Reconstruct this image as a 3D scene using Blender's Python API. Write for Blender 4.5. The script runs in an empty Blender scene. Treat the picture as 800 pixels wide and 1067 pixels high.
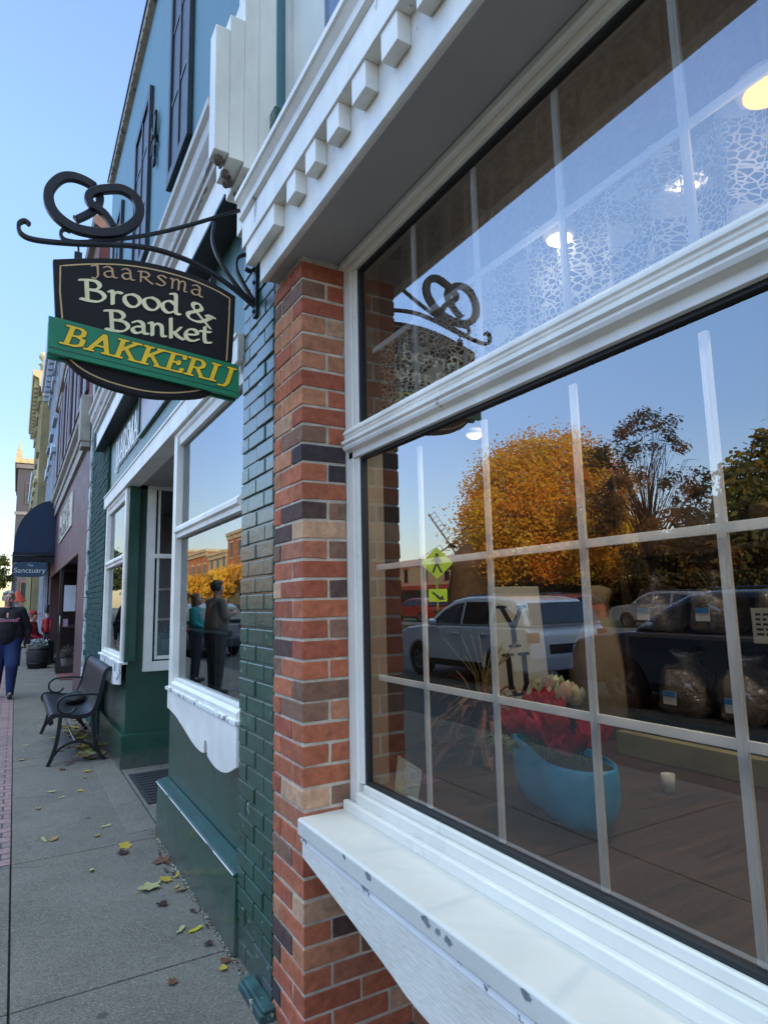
import bpy, bmesh, math, random
from mathutils import Vector, Matrix, noise
R = math.radians
random.seed(7)
sc = bpy.context.scene
col = sc.collection

# ---------------------------------------------------------------- helpers
def tag(o, label=None, cat=None, group=None, kind=None):
    if label: o['label'] = label
    if cat: o['category'] = cat
    if group: o['group'] = group
    if kind: o['kind'] = kind
    return o

def thing(name, label, cat, loc=(0, 0, 0), group=None):
    o = bpy.data.objects.new(name, None)
    o.empty_display_size = .1
    col.objects.link(o)
    o.location = loc
    o['_o'] = [float(v) for v in loc]
    return tag(o, label, cat, group)

def org(p):
    while p is not None:
        if '_o' in p.keys(): return Vector(p['_o'][:])
        p = p.parent
    return Vector((0, 0, 0))

class MB:
    def __init__(s): s.v = []; s.f = []; s.c = []; s.cur = None; s.sm = []
    def color(s, c): s.cur = c; return s
    def add(s, vs, fs, smooth=False):
        b = len(s.v); s.v += [tuple(v) for v in vs]
        for f in fs:
            s.f.append([b + i for i in f]); s.c.append(s.cur); s.sm.append(smooth)
        return s
    def box(s, x0, x1, y0, y1, z0, z1):
        if x0 > x1: x0, x1 = x1, x0
        if y0 > y1: y0, y1 = y1, y0
        if z0 > z1: z0, z1 = z1, z0
        return s.add([(x0,y0,z0),(x1,y0,z0),(x1,y1,z0),(x0,y1,z0),(x0,y0,z1),(x1,y0,z1),(x1,y1,z1),(x0,y1,z1)],
              [(0,3,2,1),(4,5,6,7),(0,1,5,4),(1,2,6,5),(2,3,7,6),(3,0,4,7)])
    def prism(s, pts, f0, f1, smooth=False):
        """pts: 2d outline; f0,f1 map a 2d point to 3d (two ends)"""
        n = len(pts)
        vs = [f0(*p) for p in pts] + [f1(*p) for p in pts]
        s.add(vs, [list(range(n))[::-1], [n + i for i in range(n)]])
        b = len(s.v) - 2 * n
        for i in range(n):
            j = (i + 1) % n
            s.f.append([b + i, b + j, b + n + j, b + n + i]); s.c.append(s.cur); s.sm.append(smooth)
        return s
    def px(s, pts, x0, x1, smooth=False):  # outline in (y,z)
        return s.prism(pts, lambda a, b: (x0, a, b), lambda a, b: (x1, a, b), smooth)
    def py(s, pts, y0, y1, smooth=False):  # outline in (x,z)
        return s.prism(pts, lambda a, b: (a, y0, b), lambda a, b: (a, y1, b), smooth)
    def pz(s, pts, z0, z1, smooth=False):  # outline in (x,y)
        return s.prism(pts, lambda a, b: (a, b, z0), lambda a, b: (a, b, z1), smooth)
    def tube(s, path, r, n=8, caps=True, flat=None):
        """path points; r radius (scalar or list). flat=(a,b): elliptical/rect section half sizes, a along ref axis"""
        P = [Vector(p) for p in path]; m = len(P)
        rr = r if isinstance(r, (list, tuple)) else [r] * m
        T = []
        for i in range(m):
            a = P[max(0, i - 1)]; b = P[min(m - 1, i + 1)]
            t = (b - a); t = t.normalized() if t.length > 1e-9 else Vector((0, 0, 1)); T.append(t)
        up = Vector((0, 0, 1)) if abs(T[0].z) < .9 else Vector((1, 0, 0))
        u = T[0].cross(up).normalized()
        vs = []
        for i in range(m):
            u = (u - T[i] * u.dot(T[i]))
            if u.length < 1e-6: u = T[i].orthogonal()
            u.normalize(); w = T[i].cross(u)
            for k in range(n):
                a = 2 * math.pi * k / n
                vs.append(P[i] + (u * math.cos(a) + w * math.sin(a)) * rr[i])
        fs = []
        for i in range(m - 1):
            for k in range(n):
                k2 = (k + 1) % n
                fs.append((i * n + k, i * n + k2, (i + 1) * n + k2, (i + 1) * n + k))
        if caps: fs += [tuple(range(n))[::-1], tuple((m - 1) * n + k for k in range(n))]
        return s.add(vs, fs, True)
    def bar(s, path, ref, a, b):
        """rectangular bar along path; ref = constant side axis (half size a), b = half size in the other"""
        P = [Vector(p) for p in path]; m = len(P); ref = Vector(ref).normalized(); vs = []
        for i in range(m):
            t = (P[min(m - 1, i + 1)] - P[max(0, i - 1)]).normalized()
            w = t.cross(ref); w.normalize()
            bb = b[i] if isinstance(b, (list, tuple)) else b
            for sa, sb in ((1, 1), (1, -1), (-1, -1), (-1, 1)):
                vs.append(P[i] + ref * a * sa + w * bb * sb)
        fs = [(3, 2, 1, 0), tuple((m - 1) * 4 + k for k in range(4))]
        for i in range(m - 1):
            for k in range(4):
                k2 = (k + 1) % 4
                fs.append((i * 4 + k, i * 4 + k2, (i + 1) * 4 + k2, (i + 1) * 4 + k))
        return s.add(vs, fs)
    def lathe(s, prof, c=(0, 0, 0), n=24, ax='z', sx=1, sy=1, caps=True):
        vs = []
        for r, h in prof:
            for k in range(n):
                a = 2 * math.pi * k / n; p = (r * math.cos(a) * sx, r * math.sin(a) * sy, h)
                if ax == 'x': p = (p[2], p[0], p[1])
                if ax == 'y': p = (p[0], p[2], p[1])
                vs.append((c[0] + p[0], c[1] + p[1], c[2] + p[2]))
        fs = []
        m = len(prof)
        for i in range(m - 1):
            for k in range(n):
                k2 = (k + 1) % n
                fs.append((i * n + k, i * n + k2, (i + 1) * n + k2, (i + 1) * n + k))
        if caps: fs += [tuple(range(n))[::-1], tuple((m - 1) * n + k for k in range(n))]
        return s.add(vs, fs, True)
    def ball(s, c, r, n=10, m=7):
        rx, ry, rz = r if isinstance(r, (tuple, list)) else (r, r, r)
        prof = [(math.sin(math.pi * i / m), -math.cos(math.pi * i / m)) for i in range(m + 1)]
        prof[0] = (.02, -1); prof[-1] = (.02, 1)
        vs = []
        for q, h in prof:
            for k in range(n):
                a = 2 * math.pi * k / n
                vs.append((c[0] + q * math.cos(a) * rx, c[1] + q * math.sin(a) * ry, c[2] + h * rz))
        fs = []
        for i in range(m):
            for k in range(n):
                k2 = (k + 1) % n
                fs.append((i * n + k, i * n + k2, (i + 1) * n + k2, (i + 1) * n + k))
        fs += [tuple(range(n))[::-1], tuple(m * n + k for k in range(n))]
        return s.add(vs, fs, True)
    def quad(s, a, b, c, d): return s.add([a, b, c, d], [(0, 1, 2, 3)])
    def build(s, name, mt, parent=None, bevel=0, bseg=2, loc=None, smooth=None, fix=True):
        me = bpy.data.meshes.new(name)
        o0 = org(parent) if parent is not None else Vector(loc or (0, 0, 0))
        me.from_pydata([(v[0] - o0.x, v[1] - o0.y, v[2] - o0.z) for v in s.v], [], s.f)
        if any(c is not None for c in s.c):
            at = me.color_attributes.new('Col', 'FLOAT_COLOR', 'CORNER')
            k = 0; buf = []
            for f, c in zip(s.f, s.c):
                cc = c or (1, 1, 1)
                for _ in f: buf += [cc[0], cc[1], cc[2], 1.0]
            at.data.foreach_set('color', buf)
        bm = bmesh.new(); bm.from_mesh(me)
        if fix and len(s.f) < 30000: bmesh.ops.recalc_face_normals(bm, faces=bm.faces)
        bm.to_mesh(me); bm.free()
        if smooth is None: me.polygons.foreach_set('use_smooth', s.sm)
        else: me.polygons.foreach_set('use_smooth', [smooth] * len(s.f))
        o = bpy.data.objects.new(name, me); col.objects.link(o)
        me.materials.append(mt)
        if parent is not None: o.parent = parent
        elif loc: o.location = loc
        if bevel:
            b = o.modifiers.new('b', 'BEVEL'); b.width = bevel; b.segments = bseg; b.limit_method = 'ANGLE'; b.angle_limit = R(35)
            b.harden_normals = False
        return o

def copy_tree(o, parent=None):
    c = o.copy(); col.objects.link(c)
    if parent is not None: c.parent = parent
    for ch in list(o.children): copy_tree(ch, c)
    return c

def spline(pts, n=8, closed=False):
    P = [Vector(p) for p in pts]; out = []; m = len(P)
    for i in range(m if closed else m - 1):
        if closed: a, b, c, d = P[(i - 1) % m], P[i], P[(i + 1) % m], P[(i + 2) % m]
        else: a, b, c, d = P[max(0, i - 1)], P[i], P[i + 1], P[min(m - 1, i + 2)]
        for k in range(n):
            t = k / n
            out.append(.5 * ((2 * b) + (c - a) * t + (2 * a - 5 * b + 4 * c - d) * t * t + (3 * b - a - 3 * c + d) * t ** 3))
    if not closed: out.append(P[-1])
    return out

def hull2(pts):
    pts = sorted(set((round(p[0], 6), round(p[1], 6)) for p in pts))
    def half(ps):
        h = []
        for p in ps:
            while len(h) > 1 and (h[-1][0]-h[-2][0])*(p[1]-h[-2][1]) - (h[-1][1]-h[-2][1])*(p[0]-h[-2][0]) <= 1e-12: h.pop()
            h.append(p)
        return h
    a = half(pts); b = half(pts[::-1]); return a[:-1] + b[:-1]

# ---------------------------------------------------------------- materials
def nt(name):
    m = bpy.data.materials.new(name); m.use_nodes = True
    t = m.node_tree; b = t.nodes['Principled BSDF']; return m, t, b
def N(t, ty, **k):
    n = t.nodes.new(ty)
    for a, v in k.items():
        if a.startswith('i_'):
            key = a[2:]; key = int(key) if key.isdigit() else key.replace('_', ' ')
            n.inputs[key].default_value = v
        else: setattr(n, a, v)
    return n
def c4(c): return (c[0], c[1], c[2], 1)
def ramp(t, fac, stops, interp='LINEAR'):
    n = t.nodes.new('ShaderNodeValToRGB'); n.color_ramp.interpolation = interp
    e = n.color_ramp.elements
    while len(e) < len(stops): e.new(.5)
    for i, (p, c) in enumerate(stops):
        e[i].position = p; e[i].color = c4(c) if isinstance(c, tuple) else (c, c, c, 1)
    t.links.new(fac, n.inputs[0]); return n.outputs[0]
def mixc(t, fac, a, b, mode='MIX'):
    n = t.nodes.new('ShaderNodeMix'); n.data_type = 'RGBA'; n.blend_type = mode
    for v, idx in ((fac, 0), (a, 6), (b, 7)):
        if isinstance(v, (int, float)): n.inputs[idx].default_value = v
        elif isinstance(v, tuple): n.inputs[idx].default_value = c4(v)
        else: t.links.new(v, n.inputs[idx])
    return n.outputs[2]
def noise_n(t, vec, scale, detail=4, rough=.55, dist=0.):
    n = t.nodes.new('ShaderNodeTexNoise'); n.inputs['Scale'].default_value = scale
    n.inputs['Detail'].default_value = detail; n.inputs['Roughness'].default_value = rough
    n.inputs['Distortion'].default_value = dist
    if vec: t.links.new(vec, n.inputs['Vector'])
    return n.outputs[0]
def wpos(t, scale=None):
    g = t.nodes.new('ShaderNodeNewGeometry'); o = g.outputs['Position']
    if scale:
        mp = t.nodes.new('ShaderNodeMapping'); mp.inputs['Scale'].default_value = scale; t.links.new(o, mp.inputs['Vector']); o = mp.outputs[0]
    return o
def opos(t, scale=None):
    g = t.nodes.new('ShaderNodeTexCoord'); o = g.outputs['Object']
    if scale:
        mp = t.nodes.new('ShaderNodeMapping'); mp.inputs['Scale'].default_value = scale; t.links.new(o, mp.inputs['Vector']); o = mp.outputs[0]
    return o
def bump(t, b, h, strength=.3, dist=.01):
    n = t.nodes.new('ShaderNodeBump'); n.inputs['Strength'].default_value = strength; n.inputs['Distance'].default_value = dist
    t.links.new(h, n.inputs['Height']); t.links.new(n.outputs[0], b.inputs['Normal'])
def ramp_clip(t, v):
    m = t.nodes.new('ShaderNodeMapRange'); m.inputs['From Min'].default_value = -.18; m.inputs['From Max'].default_value = -.02
    m.inputs['To Min'].default_value = .7; m.inputs['To Max'].default_value = 0.; t.links.new(v, m.inputs['Value']); return m.outputs[0]
def paint(name, c, rough=.45, var=.12, scale=6, bmp=.15, bscale=60, chip=None, chipc=(.15, .13, .1), spec=.5, metal=0, stretch=(1, 1, 1), coat=0, dirt=.25, grain=None, base=None):
    """painted / plain surface: low-frequency grime, roughness variation, fine bump, optional chipping"""
    m, t, b = nt(name); v = opos(t, stretch)
    n1 = noise_n(t, v, scale, 5, .6)
    dark = tuple(x * (1 - var * 2) for x in c); lite = tuple(min(1, x * (1 + var)) for x in c)
    cc = ramp(t, n1, [(.3, dark), (.65, lite)])
    if dirt:
        n3 = noise_n(t, v, scale * .35, 6, .7)
        f = ramp(t, n3, [(.5, 0.), (.75, dirt)])
        cc = mixc(t, f, cc, tuple(x * .55 for x in c))
    n2 = noise_n(t, v, bscale, 3, .6)
    h = n2
    if grain:
        g = noise_n(t, opos(t, grain), 8, 5, .6)
        h = mixc(t, .6, n2, g)
        cc = mixc(t, ramp(t, g, [(.35, .35), (.6, 0.)]), cc, tuple(x * .6 for x in c))
    if chip:
        n4 = noise_n(t, v, chip[0], 8, .62)
        f = ramp(t, n4, [(chip[1], 0.), (chip[1] + .015, 1.)])
        cc = mixc(t, f, cc, chipc)
    if base:   # rain splash and grime near the pavement
        wz = N(t, 'ShaderNodeSeparateXYZ'); t.links.new(wpos(t), wz.inputs[0])
        nb_ = noise_n(t, wpos(t), 14, 6, .7); ad = N(t, 'ShaderNodeMath', operation='MULTIPLY_ADD'); t.links.new(nb_, ad.inputs[0]); ad.inputs[1].default_value = -.42; t.links.new(wz.outputs[2], ad.inputs[2])
        cc = mixc(t, ramp(t, ad.outputs[0], [(0., .75), (.12, 0.)]) if False else ramp_clip(t, ad.outputs[0]), cc, base)
    t.links.new(cc, b.inputs['Base Color'])
    rr = ramp(t, n1, [(.2, rough * .8), (.8, min(1, rough * 1.2))]); t.links.new(rr, b.inputs['Roughness'])
    b.inputs['Specular IOR Level'].default_value = spec; b.inputs['Metallic'].default_value = metal
    if coat: b.inputs['Coat Weight'].default_value = coat; b.inputs['Coat Roughness'].default_value = .12
    if bmp: bump(t, b, h, bmp, .004)
    return m
def flat(name, c, rough=.5, metal=0, spec=.5, emit=0):
    m, t, b = nt(name); v = opos(t); n1 = noise_n(t, v, 9, 3)
    t.links.new(ramp(t, n1, [(.3, tuple(x * .85 for x in c)), (.7, tuple(min(1, x * 1.08) for x in c))]), b.inputs['Base Color'])
    b.inputs['Roughness'].default_value = rough; b.inputs['Metallic'].default_value = metal; b.inputs['Specular IOR Level'].default_value = spec
    if emit: b.inputs['Emission Color'].default_value = c4(c); b.inputs['Emission Strength'].default_value = emit
    return m
def vcol(name, rough=.8, nscale=40, var=.3, bmp=.3, spec=.3, translucent=0, bdist=.003, soot=False):
    """colour per piece from the mesh attribute, broken up by noise"""
    m, t, b = nt(name); a = N(t, 'ShaderNodeAttribute', attribute_name='Col'); v = opos(t)
    n1 = noise_n(t, v, nscale, 5, .65)
    f = ramp(t, n1, [(.3, 1 - var), (.7, 1 + var * .3)])
    cc = mixc(t, 1.0, a.outputs['Color'], f, 'MULTIPLY')
    if soot:
        w = wpos(t); a1 = noise_n(t, w, 7, 6, .7); cc = mixc(t, ramp(t, a1, [(.55, 0.), (.80, .22)]), cc, (.14, .08, .055))
        a2 = noise_n(t, wpos(t, (1, 1, .25)), 160, 3, .7); cc = mixc(t, ramp(t, a2, [(.62, 0.), (.72, .35)]), cc, (.08, .04, .03)); n1 = mixc(t, .5, n1, a2)
        a3 = noise_n(t, w, 55, 4, .7); cc = mixc(t, ramp(t, a3, [(.62, 0.), (.72, .35)]), cc, (.55, .38, .26))
    t.links.new(cc, b.inputs['Base Color']); b.inputs['Roughness'].default_value = rough; b.inputs['Specular IOR Level'].default_value = spec
    if bmp: bump(t, b, n1, bmp, bdist)
    if translucent:
        tr = t.nodes.new('ShaderNodeBsdfTranslucent'); t.links.new(cc, tr.inputs[0])
        mx = t.nodes.new('ShaderNodeMixShader'); mx.inputs[0].default_value = translucent
        t.links.new(b.outputs[0], mx.inputs[1]); t.links.new(tr.outputs[0], mx.inputs[2])
        t.links.new(mx.outputs[0], t.nodes['Material Output'].inputs[0])
    return m
def glass(name, ior=2.3, tint=(.86, .92, .9), rough=0.0, wav=.02):
    """window pane: clear transmission under a coated, slightly uneven mirror surface"""
    m, t, b = nt(name); t.nodes.remove(b)
    tr = N(t, 'ShaderNodeBsdfTransparent'); tr.inputs[0].default_value = c4(tint)
    gl = N(t, 'ShaderNodeBsdfGlossy'); gl.inputs['Roughness'].default_value = rough; gl.inputs[0].default_value = (.95, .98, 1, 1)
    fr = N(t, 'ShaderNodeFresnel'); fr.inputs[0].default_value = ior
    n = noise_n(t, opos(t), 1.3, 1, .4); bp = N(t, 'ShaderNodeBump'); bp.inputs['Strength'].default_value = wav; bp.inputs['Distance'].default_value = .05
    t.links.new(n, bp.inputs['Height']); t.links.new(bp.outputs[0], gl.inputs['Normal'])
    mx = N(t, 'ShaderNodeMixShader'); t.links.new(fr.outputs[0], mx.inputs[0]); t.links.new(tr.outputs[0], mx.inputs[1]); t.links.new(gl.outputs[0], mx.inputs[2])
    t.links.new(mx.outputs[0], t.nodes['Material Output'].inputs[0]); return m

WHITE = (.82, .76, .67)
M = {}
M['white'] = paint('white_paint', WHITE, .42, .06, 5, .12, 90, dirt=.3)
M['white_old'] = paint('old_white_paint', (.82, .76, .67), .5, .10, 4, .3, 40, chip=(9, .68), chipc=(.34, .30, .25), dirt=.4, stretch=(1, 1, .35))
M['white_chip'] = paint('chipped_white_paint', (.80, .765, .71), .5, .08, 3, .3, 50, chip=(9, .575), chipc=(.22, .21, .20), dirt=.4)
M['sill'] = paint('weathered_sill_paint', (.62, .575, .50), .45, .04, 4, .2, 70, chip=(6, .73), chipc=(.34, .33, .31), dirt=.15)
M['white_wood'] = paint('white_wood_grain_paint', (.76, .69, .59), .5, .06, 4, .6, 60, grain=(3, 3, 26), dirt=.25)
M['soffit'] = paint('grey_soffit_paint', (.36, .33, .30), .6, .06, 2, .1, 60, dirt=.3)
M['green'] = paint('dark_green_gloss_paint', (.011, .060, .036), .32, .16, 3, .5, 35, dirt=.45, spec=.6, coat=.3, base=(.10, .10, .085), chip=(11, .745), chipc=(.28, .29, .26))
M['green_rough'] = paint('green_painted_board', (.02, .085, .065), .38, .25, 5, 1.0, 22, dirt=.5, spec=.5, stretch=(1, 1, .35))
M['teal'] = paint('teal_blue_siding_paint', (.072, .175, .205), .5, .12, 2, .5, 30, dirt=.35, stretch=(1, 6, .35), spec=.4)
M['tealbrick'] = paint('green_painted_brick', (.014, .066, .042), .36, .2, 4, .9, 30, chip=(24, .66), chipc=(.30, .33, .31), dirt=.4, spec=.6, coat=.25, base=(.09, .09, .08))
M['mortar'] = paint('mortar', (.56, .47, .36), .9, .15, 20, .6, 150, spec=.2)
M['brick'] = vcol('red_brick_faces', 0.8, 30, .40, .7, .3, bdist=.003, soot=True)
M['iron'] = paint('black_wrought_iron', (.010, .010, .012), .45, .2, 20, .2, 80, spec=.4)
M['iron_shut'] = paint('black_shutter_paint', (.012, .012, .018), .45, .2, 8, .2, 60, spec=.5)
M['board'] = paint('black_sign_board', (.013, .010, .011), .6, .25, 4, .15, 50, spec=.25)
M['gold'] = paint('gold_sign_paint', (.60, .40, .17), .4, .1, 20, .1, 80)
M['cream'] = paint('cream_letter_paint', (.82, .72, .42), .5, .05, 20, .1, 80, dirt=0)
M['tan'] = paint('tan_letter_paint', (.55, .33, .16), .45, .1, 20, .1, 80, dirt=0)
M['banner'] = paint('green_banner_paint', (.008, .20, .09), .4, .08, 8, .1, 60)
M['yellow'] = paint('yellow_letter_paint', (.90, .56, .015), .5, .06, 20, .05, 80, dirt=0)
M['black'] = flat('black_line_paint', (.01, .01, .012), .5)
M['glass'] = glass('window_glass', 2.45, (1, 1, 1))
M['glass2'] = glass('shop_window_glass', 3.0, (.7, .78, .76))
M['carglass'] = flat('car_window_glass', (.015, .02, .022), .03, 0, .9)
M['gasket'] = flat('black_rubber_gasket', (.012, .012, .012), .6)
M['grille'] = flat('white_grille_bars', (.98, .99, .96), .45)
M['vinyl'] = paint('white_vinyl_frame', (.76, .70, .60), .3, .04, 5, .05, 60, dirt=.15)
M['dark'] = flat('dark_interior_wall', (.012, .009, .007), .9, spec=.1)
M['darkfloor'] = paint('dark_wood_display_floor', (.075, .034, .019), .5, .3, 5, .2, 30, stretch=(.4, 8, 1), dirt=.3)
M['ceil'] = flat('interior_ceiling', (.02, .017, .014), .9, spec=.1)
M['maroon'] = paint('maroon_painted_wall', (.115, .045, .045), .6, .12, 3, .25, 30, dirt=.3)
M['redbrick_far'] = paint('old_red_brick_wall', (.17, .05, .04), .8, .25, 6, .3, 20)
M['beige'] = paint('beige_stone_trim', (.34, .30, .25), .7, .12, 5, .2, 40)
M['brown_metal'] = paint('dark_brown_metal', (.03, .022, .018), .4, .1, 6, .05, 40)
M['farpier'] = paint('matt_green_brick', (.018, .062, .05), .75, .2, 4, .9, 30, chip=(24, .68), chipc=(.30, .33, .31), spec=.2)
M['skin'] = flat('skin', (.52, .28, .20), .5)
M['concrete_slab'] = None
# ---------------------------------------------------------------- world, sun, camera
SUN_EL = 14.0; SUN_DIR = Vector((.56, -.83, 0)).normalized()
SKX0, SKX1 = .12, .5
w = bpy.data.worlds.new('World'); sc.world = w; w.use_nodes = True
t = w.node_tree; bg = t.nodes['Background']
sky = t.nodes.new('ShaderNodeTexSky'); sky.sky_type = 'NISHITA'; sky.sun_disc = False
sky.sun_elevation = R(SUN_EL); sky.sun_rotation = math.atan2(SUN_DIR.x, SUN_DIR.y)
sky.air_density = 1.2; sky.dust_density = .6; sky.ozone_density = 1.5; sky.altitude = 250
gm = t.nodes.new('ShaderNodeGamma'); gm.inputs[1].default_value = .72; t.links.new(sky.outputs[0], gm.inputs[0])
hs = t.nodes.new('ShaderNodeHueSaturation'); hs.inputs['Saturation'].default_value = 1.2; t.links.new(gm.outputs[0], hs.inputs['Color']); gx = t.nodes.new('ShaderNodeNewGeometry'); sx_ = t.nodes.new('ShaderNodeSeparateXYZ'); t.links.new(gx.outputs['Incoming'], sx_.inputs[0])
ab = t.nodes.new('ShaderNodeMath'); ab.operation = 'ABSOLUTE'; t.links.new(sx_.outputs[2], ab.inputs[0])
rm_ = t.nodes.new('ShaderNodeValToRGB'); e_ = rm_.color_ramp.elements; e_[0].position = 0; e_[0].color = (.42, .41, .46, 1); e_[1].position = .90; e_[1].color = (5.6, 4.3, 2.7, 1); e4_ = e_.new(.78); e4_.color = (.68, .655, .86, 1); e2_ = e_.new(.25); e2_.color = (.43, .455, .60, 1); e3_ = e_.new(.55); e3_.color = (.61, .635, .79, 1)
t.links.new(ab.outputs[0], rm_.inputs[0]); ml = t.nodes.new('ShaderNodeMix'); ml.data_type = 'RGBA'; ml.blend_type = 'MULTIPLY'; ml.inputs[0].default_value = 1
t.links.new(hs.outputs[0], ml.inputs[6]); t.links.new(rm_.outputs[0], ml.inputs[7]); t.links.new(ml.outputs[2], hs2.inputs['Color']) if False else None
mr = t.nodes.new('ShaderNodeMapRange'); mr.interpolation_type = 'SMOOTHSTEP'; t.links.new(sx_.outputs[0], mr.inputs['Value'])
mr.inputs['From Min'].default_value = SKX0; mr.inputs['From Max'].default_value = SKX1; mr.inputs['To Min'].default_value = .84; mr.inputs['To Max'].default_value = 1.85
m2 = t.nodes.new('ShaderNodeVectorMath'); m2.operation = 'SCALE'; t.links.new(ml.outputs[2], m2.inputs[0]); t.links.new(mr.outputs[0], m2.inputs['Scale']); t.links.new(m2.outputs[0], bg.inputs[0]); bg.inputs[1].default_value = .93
sl = bpy.data.lights.new('sun', 'SUN'); sl.energy = 5; sl.angle = R(.5); sl.color = (1, .76, .48)
so = bpy.data.objects.new('sun', sl); col.objects.link(so)
d = Vector((SUN_DIR.x * math.cos(R(SUN_EL)), SUN_DIR.y * math.cos(R(SUN_EL)), math.sin(R(SUN_EL))))
so.rotation_euler = d.to_track_quat('Z', 'Y').to_euler(); so.location = (10, -20, 20)

H = 1.37
cam = bpy.data.cameras.new('camera'); co = bpy.data.objects.new('camera', cam); col.objects.link(co)
cam.sensor_fit = 'HORIZONTAL'; cam.sensor_width = 36; cam.lens = 660.73 / 800 * 36; cam.clip_end = 3000; cam.clip_start = .03
yaw, pitch, roll = R(30.088), R(8.0096), R(-1.2297)
mt = Matrix.Rotation(-yaw, 4, 'Z') @ Matrix.Rotation(math.pi / 2 + pitch, 4, 'X') @ Matrix.Rotation(roll, 4, 'Z')
co.matrix_world = Matrix.Translation((0, 0, H)) @ mt
sc.camera = co
sc.view_settings.view_transform = 'Standard'; sc.view_settings.look = 'None'; sc.view_settings.exposure = 0
sc.cycles.max_bounces = 10; sc.cycles.transparent_max_bounces = 24; sc.cycles.use_denoising = True

# ---------------------------------------------------------------- ground
def noise_c(t, v, s):
    n = t.nodes.new('ShaderNodeTexNoise'); n.inputs['Scale'].default_value = s; t.links.new(v, n.inputs['Vector']); return n.outputs[1]
def conc(name, c, joints=None):
    m, t, b = nt(name); v = wpos(t)
    n1 = noise_n(t, v, 1.6, 6, .65); n2 = noise_n(t, v, 140, 3, .7); n3 = noise_n(t, v, 30, 4, .7)
    cc = ramp(t, n1, [(.3, tuple(x * .72 for x in c)), (.7, tuple(x * 1.15 for x in c))])
    cc = mixc(t, ramp(t, n2, [(.56, 0.), (.68, .75)]), cc, tuple(min(1, x * 2.3) for x in c))
    cc = mixc(t, ramp(t, n2, [(.30, .7), (.42, 0.)]), cc, tuple(x * .4 for x in c))
    cc = mixc(t, ramp(t, n3, [(.62, 0.), (.75, .5)]), cc, tuple(x * .55 for x in c))
    vo = N(t, 'ShaderNodeTexVoronoi'); vo.inputs['Scale'].default_value = 150; t.links.new(v, vo.inputs['Vector'])
    sc_ = N(t, 'ShaderNodeSeparateColor'); t.links.new(vo.outputs[1], sc_.inputs[0])
    cc = mixc(t, ramp(t, sc_.outputs[0], [(.86, 0.), (.90, .42)]), cc, tuple(min(1, x * 1.8) for x in c))
    cc = mixc(t, ramp(t, sc_.outputs[1], [(.85, 0.), (.89, .5)]), cc, tuple(x * .45 for x in c))
    n4 = noise_n(t, v, 3.1, 8, .75)
    cc = mixc(t, ramp(t, n4, [(.58, 0.), (.68, .55)]), cc, tuple(x * .55 for x in c))
    vc = N(t, 'ShaderNodeTexVoronoi', feature='DISTANCE_TO_EDGE'); vc.inputs['Scale'].default_value = .8; t.links.new(mixc(t, .12, v, noise_c(t, v, 5)), vc.inputs['Vector'])
    nm = noise_n(t, v, .9, 2); mk = N(t, 'ShaderNodeMath', operation='MULTIPLY'); t.links.new(ramp(t, vc.outputs[0], [(.0, .9), (.004, .0)]), mk.inputs[0]); t.links.new(ramp(t, nm, [(.47, 0.), (.55, 1.)]), mk.inputs[1])
    cc = mixc(t, mk.outputs[0], cc, (.03, .027, .024))
    vg = N(t, 'ShaderNodeTexVoronoi'); vg.inputs['Scale'].default_value = 2.3; t.links.new(v, vg.inputs['Vector'])
    cc = mixc(t, ramp(t, vg.outputs[0], [(.045, .75), (.06, 0.)]), cc, (.045, .042, .04))
    t.links.new(cc, b.inputs['Base Color']); b.inputs['Roughness'].default_value = .85; b.inputs['Specular IOR Level'].default_value = .3
    bump(t, b, mixc(t, .5, n2, n3), .8, .005); return m
M['conc'] = conc('sidewalk_concrete', (.150, .128, .108))
M['conc2'] = conc('threshold_concrete', (.16, .14, .12))
M['asphalt'] = conc('road_asphalt', (.05, .05, .05))
def pavers():
    m, t, b = nt('purple_brick_pavers'); v = wpos(t)
    br = N(t, 'ShaderNodeTexBrick'); mp = N(t, 'ShaderNodeMapping'); t.links.new(v, mp.inputs[0]); t.links.new(mp.outputs[0], br.inputs['Vector'])
    br.inputs['Scale'].default_value = 1; br.inputs['Brick Width'].default_value = .2; br.inputs['Row Height'].default_value = .1; br.inputs['Mortar Size'].default_value = .006
    br.inputs['Color1'].default_value = (.30, .17, .165, 1); br.inputs['Color2'].default_value = (.20, .125, .13, 1); br.inputs['Mortar'].default_value = (.05, .045, .04, 1)
    n = noise_n(t, v, 30, 4); cc = mixc(t, 1., br.outputs[0], ramp(t, n, [(.3, .7), (.7, 1.3)]), 'MULTIPLY')
    t.links.new(cc, b.inputs['Base Color']); b.inputs['Roughness'].default_value = .8
    inv = N(t, 'ShaderNodeMath', operation='SUBTRACT'); inv.inputs[0].default_value = 1; t.links.new(br.outputs['Fac'], inv.inputs[1])
    bump(t, b, inv.outputs[0], .5, .006); return m
M['pavers'] = pavers()
M['ground'] = paint('far_ground', (.09, .085, .06), .95, .2, .05, 0, dirt=.3)
M['grass'] = paint('autumn_grass', (.09, .11, .03), .95, .3, .6, .3, 30, dirt=.4)

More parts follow.
